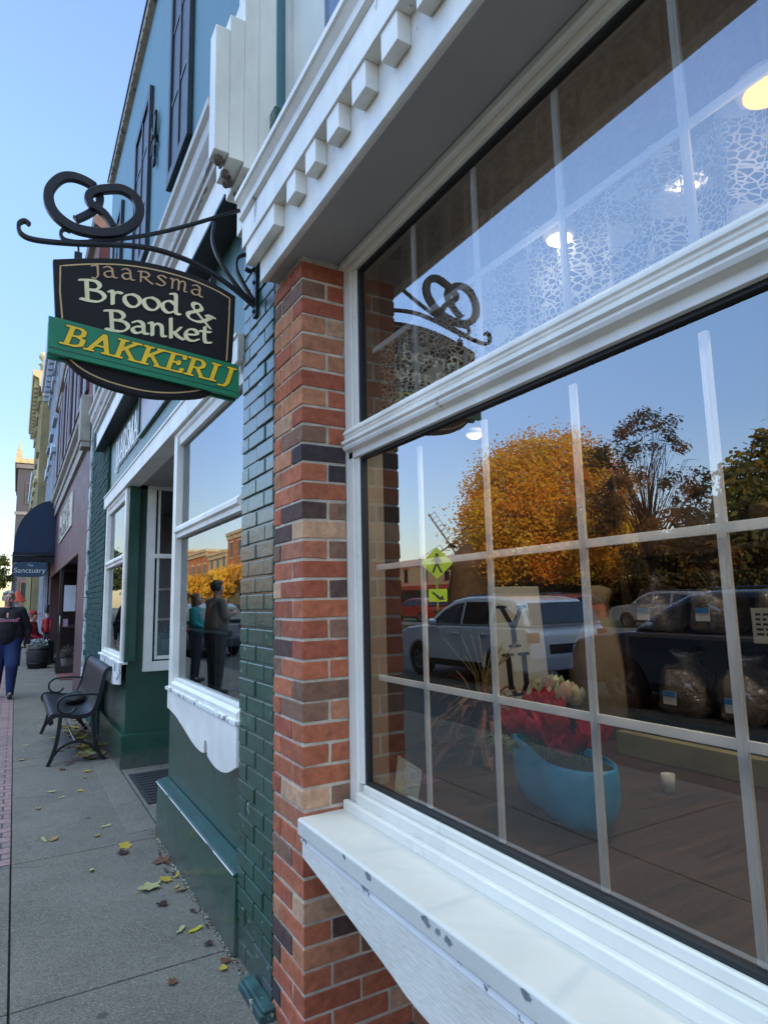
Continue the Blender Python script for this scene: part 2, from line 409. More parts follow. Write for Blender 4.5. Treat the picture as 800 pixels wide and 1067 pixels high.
g = MB(); g.box(-600, 600, -300, 1500, -1.2, -.4); tag(g.build('ground', M['ground']), kind='structure')
g = MB(); g.box(-18, -2.2, -60, 400, -.45, -.2); tag(g.build('road', M['asphalt']), kind='structure')
g = MB()
gap = .004
ys = [-14, -8.6, -6.7, -4.8, -2.9, -1.0, .95, 2.72, 4.19, 6.6, 9.02, 11.5, 14, 16.5, 19, 21.5, 24, 27, 30, 40, 60, 90]
def strips(g, x0, x1, y0, y1):
    yy = [y0] + [y for y in ys if y0 < y < y1] + [y1]
    for a, b in zip(yy, yy[1:]): g.box(x0 + gap, x1 - gap, a + gap, b - gap, -.3, 0)
strips(g, .052, .84, -14, 9.02); strips(g, .052, 1.6, 9.02, 90)
g.box(.84 + gap, 1.6, -14, 4.3, -.3, -.002)
strips(g, -.9, .052, -14, 4.19)
strips(g, -2.2, -.9, -14, 90)
tag(g.build('sidewalk', M['conc'], bevel=.003), kind='structure')
g = MB(); g.box(-2.2, 12, -14, 90, -.38, -.02); tag(g.build('sidewalk_bed', flat('dark_joint_soil', (.03, .027, .022), .95)), kind='structure')
g = MB(); g.box(-.9 + gap, .052 - gap, 4.19 + gap, 90, -.3, -.001); tag(g.build('paver_strip', M['pavers']), kind='structure')
g = MB()
for a in range(-14, 90, 3): g.box(-2.36, -2.205, a + .004, a + 2.996, -.4, -.004)
tag(g.build('kerb', M['conc2'], bevel=.015), kind='structure')
g = MB()
for i in range(-6, 60): g.box(-10.06, -9.94, i * 6, i * 6 + 3, -.2, -.196)
tag(g.build('road_markings', flat('white_road_paint', (.5, .5, .48), .7)), kind='structure')
g = MB(); g.box(-80, -18.2, -60, 60, -.35, -.08); tag(g.build('grass', M['grass']), kind='structure')
g = MB(); g.box(-21, -18, -60, 120, -.3, -.04); tag(g.build('far_sidewalk', M['conc2']), kind='structure')

# ---------------------------------------------------------------- near shop (brick pillar and big window)
shop = thing('brick_shop', 'shop front with red brick pillar, large white framed window and white dentil cornice', 'shop', (1.0, 1.0, 0))
BC = [((.48, .140, .066), 10), ((.42, .110, .056), 8), ((.50, .20, .10), 5), ((.40, .14, .075), 4), ((.11, .060, .048), 4), ((.24, .12, .075), 4), ((.55, .31, .18), 2), ((.06, .042, .045), 2)]
def bcol():
    s = random.choices([b[0] for b in BC], [b[1] for b in BC])[0]; k = random.uniform(.88, 1.15); return tuple(v * k for v in s)
C0, CH, J = .117 - .0666 * 2, .0666, .0098
bk = MB(); X0 = .82; Y0 = 1.964; Y1 = 2.236
k = -2 + 0
for k in range(-2, 36 + 2):
    z0 = .117 + CH * k + J / 2; z1 = z0 + CH - J
    if z1 < 0: continue
    z0 = max(z0, -.01); z1 = min(z1, 2.598)
    if z1 - z0 < .02: continue
    A = (k % 2 == 0)
    lim = 1.30 if z1 < .70 else .985
    L, Hh = .193, .0915
    jx = random.uniform(-.0012, .0012)
    x0 = X0 + jx
    bk.color(bcol())
    if A:
        bk.box(x0, min(X0 + L, lim), Y0, Y0 + Hh, z0, z1); x = X0 + L + J
    else:
        bk.box(x0, X0 + Hh, Y0, Y0 + L, z0, z1); x = X0 + Hh + J
    while x < lim - .01:
        bk.color(bcol()); bk.box(x, min(x + L, lim), Y0 + random.uniform(-.001, .001), Y0 + Hh, z0, z1); x += L + J
    y = Y0 + (Hh if A else L) + J
    while y < Y1 - .01:
        bk.color(bcol()); bk.box(x0, X0 + Hh, y, min(y + L, Y1), z0, z1); y += L + J
def chipjit(bk, a=.0013):
    for i in range(0, len(bk.v), 8):
        for q in range(8):
            v = bk.v[i + q]; k_ = 2.6 if random.random() < .07 else 1
            bk.v[i + q] = tuple(c + random.uniform(-a, a) * k_ for c in v)
chipjit(bk)
pil = bk.build('brick_pillar', M['brick'], shop, bevel=.0022)
m_ = MB(); m_.box(X0 + .004, 1.28, Y0 + .004, Y1 - .002, -.02, .70); m_.box(X0 + .004, 1.03, Y0 + .004, Y1 - .002, .70, 2.62); m_.build('mortar', M['mortar'], pil)
# wall under the window
bk = MB()
for k in range(-2, 9):
    z0 = .117 + CH * k + J / 2; z1 = z0 + CH - J
    z0 = max(z0, -.01); y = Y0 - .004 - (0 if k % 2 else .1)
    yy = Y0 - .012
    first = True
    while yy > -1.2:
        l = (.0915 if (k % 2 and first) else .193); first = False
        bk.color(bcol()); bk.box(1.20, 1.25, yy - l, yy, z0, z1); yy -= l + J
b2 = bk.build('brick_wall', M['brick'], shop, bevel=.002)
m_ = MB(); m_.box(1.204, 1.27, -1.3, Y0 - .002, -.02, .69); m_.build('mortar', M['mortar'], b2)

GX = 1.012        # plane of the panes
YA, YB = 1.876, -1.0
# frame: jamb, sill rail, mid rail, head rail
f = MB()
f.box(.985, 1.03, 1.905, 1.962, .715, 2.62); f.box(.994, 1.03, 1.880, 1.905, .79, 2.62)     # far jamb with an inner step
f.build('jamb', M['vinyl'], shop, bevel=.003)
f = MB(); f.box(.985, 1.03, YB - .08, YB, .715, 2.62); f.build('jamb', M['vinyl'], shop, bevel=.003)
f = MB(); f.box(.975, 1.03, YB, 1.905, .705, .765); f.box(.990, 1.03, YB, 1.880, .765, .790)
f.box(.955, .975, YB, 1.955, .703, .735)
f.build('bottom_rail', M['vinyl'], shop, bevel=.004)
f = MB()   # moulded mid rail
prof = [(.994, 1.862), (.985, 1.862), (.985, 1.885), (.965, 1.890), (.960, 1.900), (.965, 1.908), (.955, 1.912), (.955, 1.922), (.968, 1.926), (.968, 1.932), (.963, 1.9345), (.968, 1.937), (.968, 1.944), (.962, 1.946), (.962, 1.954), (.975, 1.968), (.996, 1.972), (1.03, 1.972), (1.03, 1.862)]
f.py(prof, YB, 1.935)
f.build('mid_rail', M['white_old'], shop, bevel=.001)
f = MB(); f.box(.965, 1.03, YB, 1.962, 2.575, 2.597); f.box(.985, 1.03, YB, 1.905, 2.548, 2.575)
f.build('head_rail', M['vinyl'], shop, bevel=.003)
f = MB()   # gaskets
for z0, z1 in ((.79, 1.862), (1.972, 2.548)):
    f.box(1.000, 1.02, 1.866, 1.880, z0, z1); f.box(1.000, 1.02, YB, 1.866, z0, z0 + .010); f.box(1.000, 1.02, YB, 1.866, z1 - .010, z1)
f.build('gasket', M['gasket'], shop)
for z0, z1 in ((.79, 1.862), (1.972, 2.548)):
    f = MB(); f.quad((GX, YB, z0), (GX, YB, z1), (GX, 1.872, z1), (GX, 1.872, z0)); f.build('window_pane', M['glass'], shop, fix=False)
for z0, z1, hz in ((.80, 1.828, (1.48, 1.128)), (1.975, 2.54, (2.225,))):
    f = MB()
    for y in (1.55, 1.245, .94, .635, .33, .025, -.28, -.585):
        f.box(1.022, 1.030, y - .009, y + .009, z0, z1)
        f.box(1.0205, 1.022, y - .003, y + .003, z0, z1)
    ends = [1.82] + [1.55, 1.245, .94, .635, .33, .025, -.28, -.585, -.9]
    for z in hz:
        for a, b in zip(ends, ends[1:]):
            a2 = a - (.0092 if a != 1.82 else 0); b2_ = b + (.0092 if b != -.9 else 0)
            f.box(1.0225, 1.0295, b2_, a2, z - .009, z + .009)
    f.build('window_grille', M['grille'], shop, bevel=.0015)
# sill shelf and apron
f = MB(); f.py([(.800, .655), (.800, .698), (.806, .703), (.975, .7045), (.975, .655)], YB - .3, 1.963)
f.build('window_sill', M['sill'], shop, bevel=.003)
M['bare'] = paint('bare_grey_primer', (.20, .21, .21), .8, .2, 30, .4, 90)
for (y_, z_, r_) in [(1.50, .690, .010), (1.242, .688, .009), (1.19, .684, .007), (1.155, .680, .008), (1.63, .691, .005), (.93, .69, .008)]:
    for k_ in range(2):
        f = MB(); cy, cz = y_ + random.uniform(-.008, .008) * k_, z_ + random.uniform(-.004, .004) * k_; n_ = 14
        f.add([(.7993 - k_ * .0002, cy + r_ * random.uniform(.5, 1.5) * math.cos(i * 6.283 / n_) * 1.3, min(.6975, max(.657, cz + r_ * random.uniform(.6, 1.2) * math.sin(i * 6.283 / n_)))) for i in range(n_)], [list(range(n_))]); f.build('bare_patch', M['bare'], shop, fix=False)
f = MB(); f.box(.806, .84, YB - .3, 1.955, .632, .654); f.build('sill_moulding', M['white_chip'], shop, bevel=.003)
ap = [(1.945, .631), (1.945, .592)]
for i in range(1, 20):
    y = 1.945 - i * .06
    ap.append((y, .592 - .105 * (min(1, (1.945 - y) / .62)) ** 1.05 - .10 * max(0, (1.945 - y - .5)) ** 1.4))
ap += [(.805, .40), (-1.0, .40), (-1.0, .631)]
f = MB(); f.px(ap, .808, .826); f.build('sill_apron', M['white_wood'], shop, bevel=.002)
f = MB(); f.box(.83, 1.2, -1.3, 1.96, .60, .63); f.build('sill_underside', M['white_wood'], shop)
# entablature
cor = thing('dentil_cornice', 'white dentil cornice boxed out over the brick shop window', 'cornice', (.75, 1.0, 2.59))
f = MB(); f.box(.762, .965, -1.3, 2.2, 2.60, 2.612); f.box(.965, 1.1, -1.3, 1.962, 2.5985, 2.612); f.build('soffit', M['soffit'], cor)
f = MB(); f.py([(.75, 2.59), (.762, 2.59), (.80, 2.612), (.80, 2.77), (.75, 2.77)], -1.3, 2.205)
f.build('fascia_board', M['white_old'], cor, bevel=.002)
y = 2.257; first = True; yy = []
f = MB(); f.box(.711, .7495, 1.948, 2.257, 2.678, 2.7585); f.build('dentil', M['white_old'], cor, bevel=.002)
yd = 1.749
while yd > -1.2:
    f = MB(); f.box(.710, .7495, yd, yd + .077, 2.680, 2.7585); f.build('dentil', M['white_old'], cor, bevel=.002); yd -= .1585
f = MB(); f.box(.704, .80, -1.3, 2.29, 2.759, 2.868); f.build('frieze_board', M['white_old'], cor, bevel=.002)
f = MB()
f.py([(.704, 2.872), (.690, 2.882), (.690, 2.888), (.700, 2.892), (.696, 2.925), (.680, 2.945), (.672, 2.950), (.672, 2.972), (.70, 2.985), (.92, 3.02), (.92, 2.870)], -1.3, 2.29)
f.build('crown_moulding', M['white_old'], cor, bevel=.001)
# stepped corbel block
f = MB()
for i, (x0, x1, yb, z0, z1) in enumerate([(.590, .650, 2.385, 3.165, 3.725), (.650, .712, 2.49, 3.150, 3.80), (.712, .775, 2.56, 3.130, 3.95), (.775, .865, 2.60, 3.0, 4.6)]):
    f.box(x0, x1, 2.30 + i * .0025, yb, z0, z1)
cb = f.build('corbel_block', M['white_old'], cor, bevel=.003)
f = MB()
for i, (x0, x1, yb, z0) in enumerate([(.60, .648, 2.38, 3.16), (.66, .71, 2.48, 3.145), (.722, .77, 2.55, 3.125)]):
    for j in range(5):
        f.ball((random.uniform(x0, x1), random.uniform(2.32, yb), z0 - .004), (random.uniform(.008, .02), random.uniform(.01, .025), random.uniform(.006, .018)), 7, 5)
f.build('crumbling_mortar', paint('dirty_mortar', (.16, .13, .10), .95, .3, 30, .8, 60), cb)
# upper wall, second floor
f = MB(); f.box(.90, 1.1, -1.3, 2.29, 3.0, 6.5); f.box(.885, .90, 2.235, 2.29, 3.02, 6.5); f.build('upper_wall', paint('cream_upper_wall', (.52, .50, .44), .55, .08, 3, .15, 50), shop)
w2 = MB()
w2.box(.892, .90, .9, 1.905, 3.05, 5.2)
wn = w2.build('upper_window', flat('dark_navy_frame', (.012, .018, .035), .4), shop, bevel=.002)
f = MB(); f.quad((.890, .95, 3.1), (.890, 1.86, 3.1), (.890, 1.86, 5.1), (.890, .95, 5.1)); f.build('pane', M['carglass'], wn)
f = MB(); f.box(1.0, 8, -30, -1.3, 0, 7.5); f.box(.9, 1.0, -30, -1.3, 0, 7.5); f.build('side_wall', M['redbrick_far'], shop)
f = MB(); f.box(4.2, 8, -1.3, 2.29, 0, 6.5); f.box(1.1, 4.2, -1.3, 2.29, 3.0, 6.5); f.build('building_mass', M['redbrick_far'], shop)
# interior shell
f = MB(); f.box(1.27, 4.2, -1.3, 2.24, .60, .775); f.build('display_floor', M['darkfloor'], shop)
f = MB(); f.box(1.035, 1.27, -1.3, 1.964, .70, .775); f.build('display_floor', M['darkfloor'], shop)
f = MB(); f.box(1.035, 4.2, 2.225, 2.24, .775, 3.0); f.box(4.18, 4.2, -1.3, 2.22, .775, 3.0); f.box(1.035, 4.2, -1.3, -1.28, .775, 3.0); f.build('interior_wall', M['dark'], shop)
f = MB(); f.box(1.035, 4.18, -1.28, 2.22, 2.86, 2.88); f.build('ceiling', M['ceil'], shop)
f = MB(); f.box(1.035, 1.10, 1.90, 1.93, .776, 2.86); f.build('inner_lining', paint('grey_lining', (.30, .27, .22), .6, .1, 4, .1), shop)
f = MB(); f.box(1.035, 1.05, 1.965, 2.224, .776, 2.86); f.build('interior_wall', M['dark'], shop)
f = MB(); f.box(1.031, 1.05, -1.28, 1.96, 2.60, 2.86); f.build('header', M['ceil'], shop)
# ---------------------------------------------------------------- bakery building (green front)
bak = thing('bakery_building', 'dark green shop front with blue upper storey, black shutters and two white display windows', 'building', (1.0, 5.5, 0))
def paneX(name, x, y0, y1, z0, z1, m, p):
    f = MB(); f.quad((x, y0, z0), (x, y0, z1), (x, y1, z1), (x, y1, z0)); return f.build(name, m, p, fix=False)
def paneY(name, y, x0, x1, z0, z1, m, p):   # faces -Y
    f = MB(); f.quad((x0, y, z0), (x1, y, z0), (x1, y, z1), (x0, y, z1)); return f.build(name, m, p, fix=False)
# near pier of painted brick
def pier(y0, y1, z1, x0=.822):
    bk = MB(); k = 0
    while k * CH < z1:
        a = k * CH + .003 + .012; b = min(a + CH - .008, z1)
        y = y0 - (0 if k % 2 else .10)
        while y < y1 - .004:
            e = y + .193; ya, yb = max(y, y0), min(e, y1)
            if yb - ya > .012:
                j = random.uniform(-.004, .003); bk.box(x0 + j, x0 + .06, ya + .001, yb - .001, a + random.uniform(-.0012, .0012), b)
            y = e + .008
        k += 1
    return bk
p_ = pier(2.246, 2.640, 3.40).build('brick_pier', M['tealbrick'], bak, bevel=.004, bseg=2)
f = MB(); f.box(.8285, 1.0, 2.243, 2.645, -.01, 3.4); f.build('mortar', M['green'], p_)
p_ = pier(7.60, 9.28, 4.4).build('brick_pier', M['farpier'], bak, bevel=.004)
f = MB(); f.box(.8285, 1.0, 7.56, 9.29, -.01, 4.45); f.build('mortar', M['farpier'], p_)
f = MB()
for i in range(15): f.box(.80 + random.uniform(-.002, .002), .83, 9.29, 9.50, i * .3 + .004, i * .3 + .297)
f.build('corner_quoin', paint('chipped_white_quoin', (.42, .46, .44), .6, .3, 7, .6, 20, chip=(6, .56), chipc=(.03, .09, .08)), bak, bevel=.006)
# base wall and plinth under the near display window
f = MB(); f.box(.876, 1.0, 2.64, 4.245, -.01, .90); f.build('base_wall', M['green'], bak, bevel=.002)
f = MB(); f.px([(2.642, 0), (2.642, .292), (4.25, .292), (4.25, 0)], .814, .874)
f.v = [(v[0] - (.006 if v[2] < .1 and v[0] < .82 else 0) , v[1], v[2]) for v in f.v]
f.build('plinth', M['green'], bak, bevel=.004)
f = MB(); f.py([(.806, .292), (.806, .304), (.815, .310), (.874, .326), (.874, .292)], 2.643, 4.256)
pc = f.build('plinth_cap', paint('worn_green_ledge', (.012, .055, .045), .5, .2, 6, .3, 30, chip=(16, .70), chipc=(.4, .42, .4), stretch=(4, 1, 4)), bak, bevel=.003)
f = MB(); f.box(.8045, .8075, 2.65, 4.25, .300, .3045); f.build('worn_edge', M['white_chip'], pc)
f = MB(); f.box(.765, .82, 2.20, 2.44, -.005, .028); f.box(.775, .82, 2.2, 2.43, .0285, .042)
f.build('step_board', paint('chipped_wood_step', (.03, .085, .08), .5, .3, 10, .5, 40, chip=(14, .60), chipc=(.38, .30, .20)), bak, bevel=.006)
# near display window
def display(y0, y1, zs=.89, near_end=True, hz=1.235, gl='glass2'):
    """frame between y0 (near) and y1 (far)"""
    f = MB()
    f.box(.822, .93, y1 - .085, y1, zs, 2.44)
    fr = f.build('window_frame', M['white'], bak, bevel=.003)
    f = MB()
    if near_end: f.box(.84, .93, y0, y0 + .03, zs, 2.44)
    else: f.box(.822, .93, y0, y0 + .085, zs, 2.44)
    f.build('stile', M['white'], fr, bevel=.003)
    f = MB()
    ya = y0 + (.03 if near_end else .085); yb = y1 - .085
    f.py([(.818, zs), (.818, zs + .03), (.835, zs + .042), (.835, zs + .058), (.93, zs + .06), (.93, zs)], ya, yb); f.build('bottom_rail', M['white'], fr, bevel=.002)
    f = MB(); f.py([(.828, 1.775), (.828, 1.80), (.812, 1.808), (.812, 1.828), (.830, 1.848), (.93, 1.85), (.93, 1.775)], ya, yb); f.build('mid_rail', M['white_old'], fr, bevel=.001)
    f = MB(); f.py([(.838, 2.36), (.832, 2.40), (.822, 2.415), (.822, 2.44), (.93, 2.44), (.93, 2.36)], ya, yb); f.build('head_rail', M['white_old'], fr, bevel=.001)
    paneX('pane', .862, ya, yb, zs + .058, 1.776, M[gl], fr); paneX('pane', .862, ya, yb, 1.85, 2.362, M[gl], fr)
    # snap-in grille
    f = MB(); n = max(2, round((yb - ya) / .27))
    ysx = [ya + (yb - ya) * i / n for i in range(1, n)]
    for y in ysx: f.box(.872, .877, y - .007, y + .007, zs + .06, 1.775)
    e = [yb] + ysx[::-1] + [ya]
    for a, b in zip(e, e[1:]): f.box(.8725, .8765, b + .0072, a - .0072, hz - .007, hz + .007)
    f.build('grille', M['grille'], fr)
    return fr
d1 = display(2.646, 4.045)
# apron boards with the shaped lower edge
f = MB()
pts = [(4.04, .889), (4.04, .872), (4.015, .872), (4.015, .775)]
pts += [tuple(p[:2]) for p in spline([(4.0, .772, 0), (3.80, .757, 0), (3.60, .722, 0), (3.38, .680, 0), (3.25, .668, 0), (3.175, .670, 0)], 5)]
pts += [(3.165, .672), (3.160, .70)] + [(3.130 + .030 * math.cos(a), .705 + .03 * math.sin(a)) for a in [i * math.pi / 6 for i in range(1, 6)]] + [(3.10, .70), (3.095, .672)]
pts += [tuple(p[:2]) for p in spline([(3.085, .668, 0), (2.98, .650, 0), (2.86, .650, 0), (2.76, .668, 0), (2.66, .705, 0)], 5)] + [(2.648, .71), (2.648, .889)]
f.px(pts, .812, .832); f.build('apron_board', M['white'], bak, bevel=.002)
f = MB(); f.box(.806, .87, 2.642, 4.062, .874, .893); f.build('sill', M['white_chip'], bak, bevel=.002)
# far display window and its bay
f = MB(); f.box(.872, 1.40, 6.05, 7.58, -.01, .898); f.box(.86, .93, 5.97, 6.05, .898, 2.44); f.box(.86, 1.70, 6.052, 6.20, 2.52, 3.0)
f.box(.93, 1.0, 6.052, 6.2, .898, 2.44)
f.build('base_wall', M['green'], bak, bevel=.002)
f = MB(); f.box(.835, 1.45, 5.99, 7.58, -.01, .282); f.build('plinth', M['green'], bak, bevel=.006)
d2 = display(6.05, 7.50, near_end=False)
f = MB(); f.px([(7.50, .889), (7.50, .72), (7.3, .69), (7.0, .665), (6.7, .66), (6.4, .67), (6.06, .70), (6.06, .889)], .812, .832); f.build('apron_board', M['white_chip'], bak, bevel=.002)
f = MB(); f.box(.800, .87, 5.985, 7.60, .874, .893); f.build('sill', M['white_chip'], bak, bevel=.002)
f = MB(); f.box(.838, .86, 5.966, 6.048, .895, 2.44); f.build('corner_board', M['green'], bak, bevel=.002)
# side window of the entrance, facing the camera
f = MB()
f.box(1.0, 1.075, 6.0, 6.05, .80, 2.52); f.box(1.075, 1.62, 6.0, 6.05, .80, .885); f.box(1.075, 1.62, 6.0, 6.05, 2.43, 2.52); f.box(1.075, 1.62, 5.995, 6.045, 1.80, 1.84)
sw = f.build('side_window', M['white'], bak, bevel=.003)
f = MB(); f.box(1.095, 1.115, 6.015, 6.04, .90, 2.43); f.box(1.115, 1.62, 6.02, 6.04, .90, .93)
for z in (1.25, 1.52): f.box(1.115, 1.62, 6.035, 6.042, z - .009, z + .009)
f.build('inner_frame', M['white'], sw)
paneY('pane', 6.03, 1.115, 1.62, .93, 1.80, M['glass'], sw); paneY('pane', 6.03, 1.115, 1.62, 1.84, 2.43, M['glass'], sw)
f = MB(); f.box(1.62, 1.70, 5.99, 6.10, 0, 2.6); f.box(1.40, 1.70, 6.05, 6.1, 0, .80); f.build('side_wall', M['green'], bak)
# entrance recess
f = MB(); f.box(1.62, 1.66, 4.045, 6.0, 0, 2.6); dr = f.build('door_wall', M['green'], bak)
f = MB(); f.box(1.585, 1.62, 4.5, 5.5, .02, 2.15); dd = f.build('door', M['white'], bak, bevel=.004)
paneX('pane', 1.58, 4.65, 5.35, .4, 2.0, M['carglass'], dd)
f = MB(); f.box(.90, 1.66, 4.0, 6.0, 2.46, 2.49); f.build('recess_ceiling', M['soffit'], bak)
f = MB(); f.box(.93, 1.62, 4.0, 4.045, 0, 2.46); f.build('recess_side', M['white'], bak)
# long white beam, signboard wall, cornice
f = MB(); f.box(.80, .93, 2.65, 7.58, 2.4425, 2.575); f.box(.792, .80, 2.65, 7.58, 2.56, 2.578); f.build('white_beam', M['white_old'], bak, bevel=.003)
f = MB(); f.box(.852, 1.0, 2.65, 7.6, 2.576, 3.4); f.build('signboard_wall', M['green_rough'], bak)
bc = thing('wooden_cornice', 'white moulded cornice running above the green signboard wall', 'cornice', (.72, 5, 3.1))
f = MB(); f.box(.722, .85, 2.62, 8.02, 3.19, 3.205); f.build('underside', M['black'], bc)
f = MB(); f.box(.735, .85, 2.62, 8.0, 3.206, 3.40); f.build('fascia_board', M['white_old'], bc, bevel=.003)
f = MB(); f.py([(.735, 3.402), (.71, 3.42), (.71, 3.45), (.695, 3.46), (.69, 3.50), (.665, 3.54), (.66, 3.60), (.64, 3.62), (.64, 3.66), (.85, 3.72), (.85, 3.402)], 2.62, 8.03)
f.build('crown_moulding', paint('peeling_cornice_paint', (.50, .46, .40), .55, .15, 5, .4, 30, chip=(10, .6), chipc=(.22, .17, .13), dirt=.5, stretch=(1, .3, 3)), bc, bevel=.001)
# upper storey
f = MB(); f.box(.852, 6, 2.30, 8.55, 3.4, 6.93); f.build('upper_wall', M['teal'], bak)
f = MB(); f.box(1.75, 6, 2.65, 9.5, 0, 3.4); f.box(1.0, 6, 8.55, 9.5, 3.4, 4.8); f.build('building_mass', M['maroon'], bak)
f = MB(); f.py([(.85, 6.93), (.80, 6.95), (.79, 6.99), (.80, 7.03), (.95, 7.05), (.95, 6.93)], 2.3, 8.6)
for i in range(42): f.box(.793, .80, 2.4 + i * .15, 2.43 + i * .15, 6.95, 7.0)
f.build('parapet_cap', paint('weathered_parapet', (.36, .30, .22), .7, .2, 8, .3, 30, chip=(6, .6), chipc=(.1, .08, .07)), bak)
f = MB(); f.box(.785, .97, 2.3, 8.62, 7.052, 7.085); f.build('roof_edge', M['brown_metal'], bak)
M['glazing'] = flat('grey_glazing_bar', (.09, .09, .10), .4)
def shuttered(y0, y1, z0, z1):
    f = MB(); fw = .07
    for a, b in ((y0, y0 + fw), (y1 - fw, y1)): f.box(.815, .851, a, b, z0, z1)
    f.box(.815, .851, y0 + fw, y1 - fw, z0, z0 + .09); f.box(.815, .851, y0 + fw, y1 - fw, z1 - .09, z1)
    f.box(.822, .851, (y0 + y1) / 2 - .02, (y0 + y1) / 2 + .02, z0 + .09, z1 - .09)
    w = f.build('shuttered_window', M['iron_shut'], bak, bevel=.004)
    f = MB(); f.box(.835, .851, y0 + fw, y1 - fw, z0 + .09, z1 - .09); f.build('shutter_panel', M['iron_shut'], w)
    for q in (.36, .7):
        f = MB(); f.box(.828, .8345, y0 + fw, y1 - fw, z0 + (z1 - z0) * q - .012, z0 + (z1 - z0) * q + .012)
        f.build('glazing_bar', M['glazing'], w)
shuttered(3.88, 4.56, 4.44, 6.25); shuttered(5.46, 6.30, 4.44, 6.05); shuttered(7.25, 8.0, 4.44, 6.0)
# wall anchor
f = MB()
f.bar([(.83, 5.19, 5.08), (.83, 5.19, 5.58)], (0, 1, 0), .022, .012)
f.lathe([(0.001, .80), (.03, .802), (.035, .82), (.03, .85)], (0, 5.19, 5.33), 12, 'x')
for s in (-1, 1):
    f.bar([(.825, 5.19, 5.33), (.82, 5.19 + s * .06, 5.40), (.82, 5.19 + s * .09, 5.47)], (1, 0, 0), .008, .014)
    f.bar([(.825, 5.19, 5.33), (.82, 5.19 + s * .05, 5.26), (.82, 5.19 + s * .07, 5.20)], (1, 0, 0), .008, .014)
f.ball((.825, 5.19, 5.1), (.015, .035, .05)); f.ball((.825, 5.19, 5.56), (.015, .03, .04))
f.build('wall_anchor', M['iron'], bak)
# interior behind the display windows: dark rooms with half-drawn curtains
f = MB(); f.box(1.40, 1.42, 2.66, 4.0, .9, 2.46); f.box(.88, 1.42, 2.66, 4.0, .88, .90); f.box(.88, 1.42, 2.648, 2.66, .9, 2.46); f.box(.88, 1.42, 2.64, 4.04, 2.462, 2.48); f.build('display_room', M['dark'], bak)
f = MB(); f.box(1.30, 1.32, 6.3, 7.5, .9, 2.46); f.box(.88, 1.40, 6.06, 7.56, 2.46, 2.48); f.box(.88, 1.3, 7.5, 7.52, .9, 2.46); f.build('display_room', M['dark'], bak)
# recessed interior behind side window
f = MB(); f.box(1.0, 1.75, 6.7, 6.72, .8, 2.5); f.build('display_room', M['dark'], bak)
def curtain(name, x, y0, y1, z0, z1, m, amp=.02, wl=.07, parent=None, n=None, ztop=None):
    f = MB(); n = n or int((y1 - y0) / .008); ph = [random.uniform(0, 6) for _ in range(4)]
    def dx(y, q): return amp * (math.sin(y / wl * 6.283 + ph[0]) + .6 * math.sin(y / wl * 2.9 + ph[1]) + .4 * math.sin(y / wl * 11 + ph[2])) * (.5 + .6 * q)
    rows = 6; vs = []
    for r_ in range(rows):
        q = 1 - r_ / (rows - 1)
        for i in range(n + 1):
            y = y0 + (y1 - y0) * i / n; vs.append((x + dx(y, q), y, z0 + (z1 - z0) * (1 - q)))
    fs = [(r_ * (n + 1) + i, r_ * (n + 1) + i + 1, (r_ + 1) * (n + 1) + i + 1, (r_ + 1) * (n + 1) + i) for r_ in range(rows - 1) for i in range(n)]
    f.add(vs, fs, True); return f.build(name, m, parent, fix=False, loc=None if parent else (x, y0, z0))
def sheer(name, c, alpha, trans=.4):
    m, t, b = nt(name); t.nodes.remove(b)
    df = N(t, 'ShaderNodeBsdfDiffuse'); df.inputs[0].default_value = c4(c); tl = N(t, 'ShaderNodeBsdfTranslucent'); tl.inputs[0].default_value = c4(c)
    a = N(t, 'ShaderNodeMixShader'); a.inputs[0].default_value = trans; t.links.new(df.outputs[0], a.inputs[1]); t.links.new(tl.outputs[0], a.inputs[2])
    tr = N(t, 'ShaderNodeBsdfTransparent'); mx = N(t, 'ShaderNodeMixShader'); t.links.new(tr.outputs[0], mx.inputs[1]); t.links.new(a.outputs[0], mx.inputs[2])
    n = noise_n(t, opos(t, (1, 1, 1)), 60, 3); t.links.new(ramp(t, n, [(.3, max(0, alpha - .12)), (.7, min(1, alpha + .1))]), mx.inputs[0])
    t.links.new(mx.outputs[0], t.nodes['Material Output'].inputs[0]); return m
M['sheer'] = sheer('sheer_curtain', (.55, .53, .48), .62)
c_ = curtain('curtain', .95, 2.68, 4.0, 1.80, 2.45, M['sheer'], .012, .16); tag(c_, 'pale sheer curtain behind the upper pane of the near green-front window', 'curtain', 'curtains in the green shop windows')
c_ = curtain('curtain', .98, 6.15, 6.55, .95, 2.45, M['sheer'], .012, .12); tag(c_, 'sheer curtain gathered at one side of the far green-front display window', 'curtain', 'curtains in the green shop windows')
tb_ = thing('teal_box', 'bright teal box sitting in the side window of the bakery entrance', 'box', (1.3, 6.25, .93))
f = MB(); f.box(1.12, 1.45, 6.10, 6.35, .90, 1.13); f.build('box_body', paint('teal_box', (.02, .38, .48), .5, .06, 4, 0), tb_, bevel=.006)
f = MB(); f.box(1.17, 1.40, 6.094, 6.099, .97, 1.07); f.build('pale_label', paint('pale_teal_label', (.2, .6, .65), .5, .05, 9, 0), tb_)
po_ = thing('window_poster', 'red white and blue poster hanging inside the far display window', 'poster', (.90, 6.25, 2.0))
f = MB(); f.box(.892, .896, 6.14, 6.40, 1.93, 2.34); f.build('paper', M['white'], po_)
f = MB(); f.box(.888, .8915, 6.145, 6.395, 2.05, 2.22); f.build('red_band', flat('poster_red', (.5, .02, .04), .5), po_)
f = MB(); f.box(.888, .8915, 6.145, 6.395, 1.935, 2.00); f.build('blue_band', flat('poster_blue', (.02, .05, .3), .5), po_)
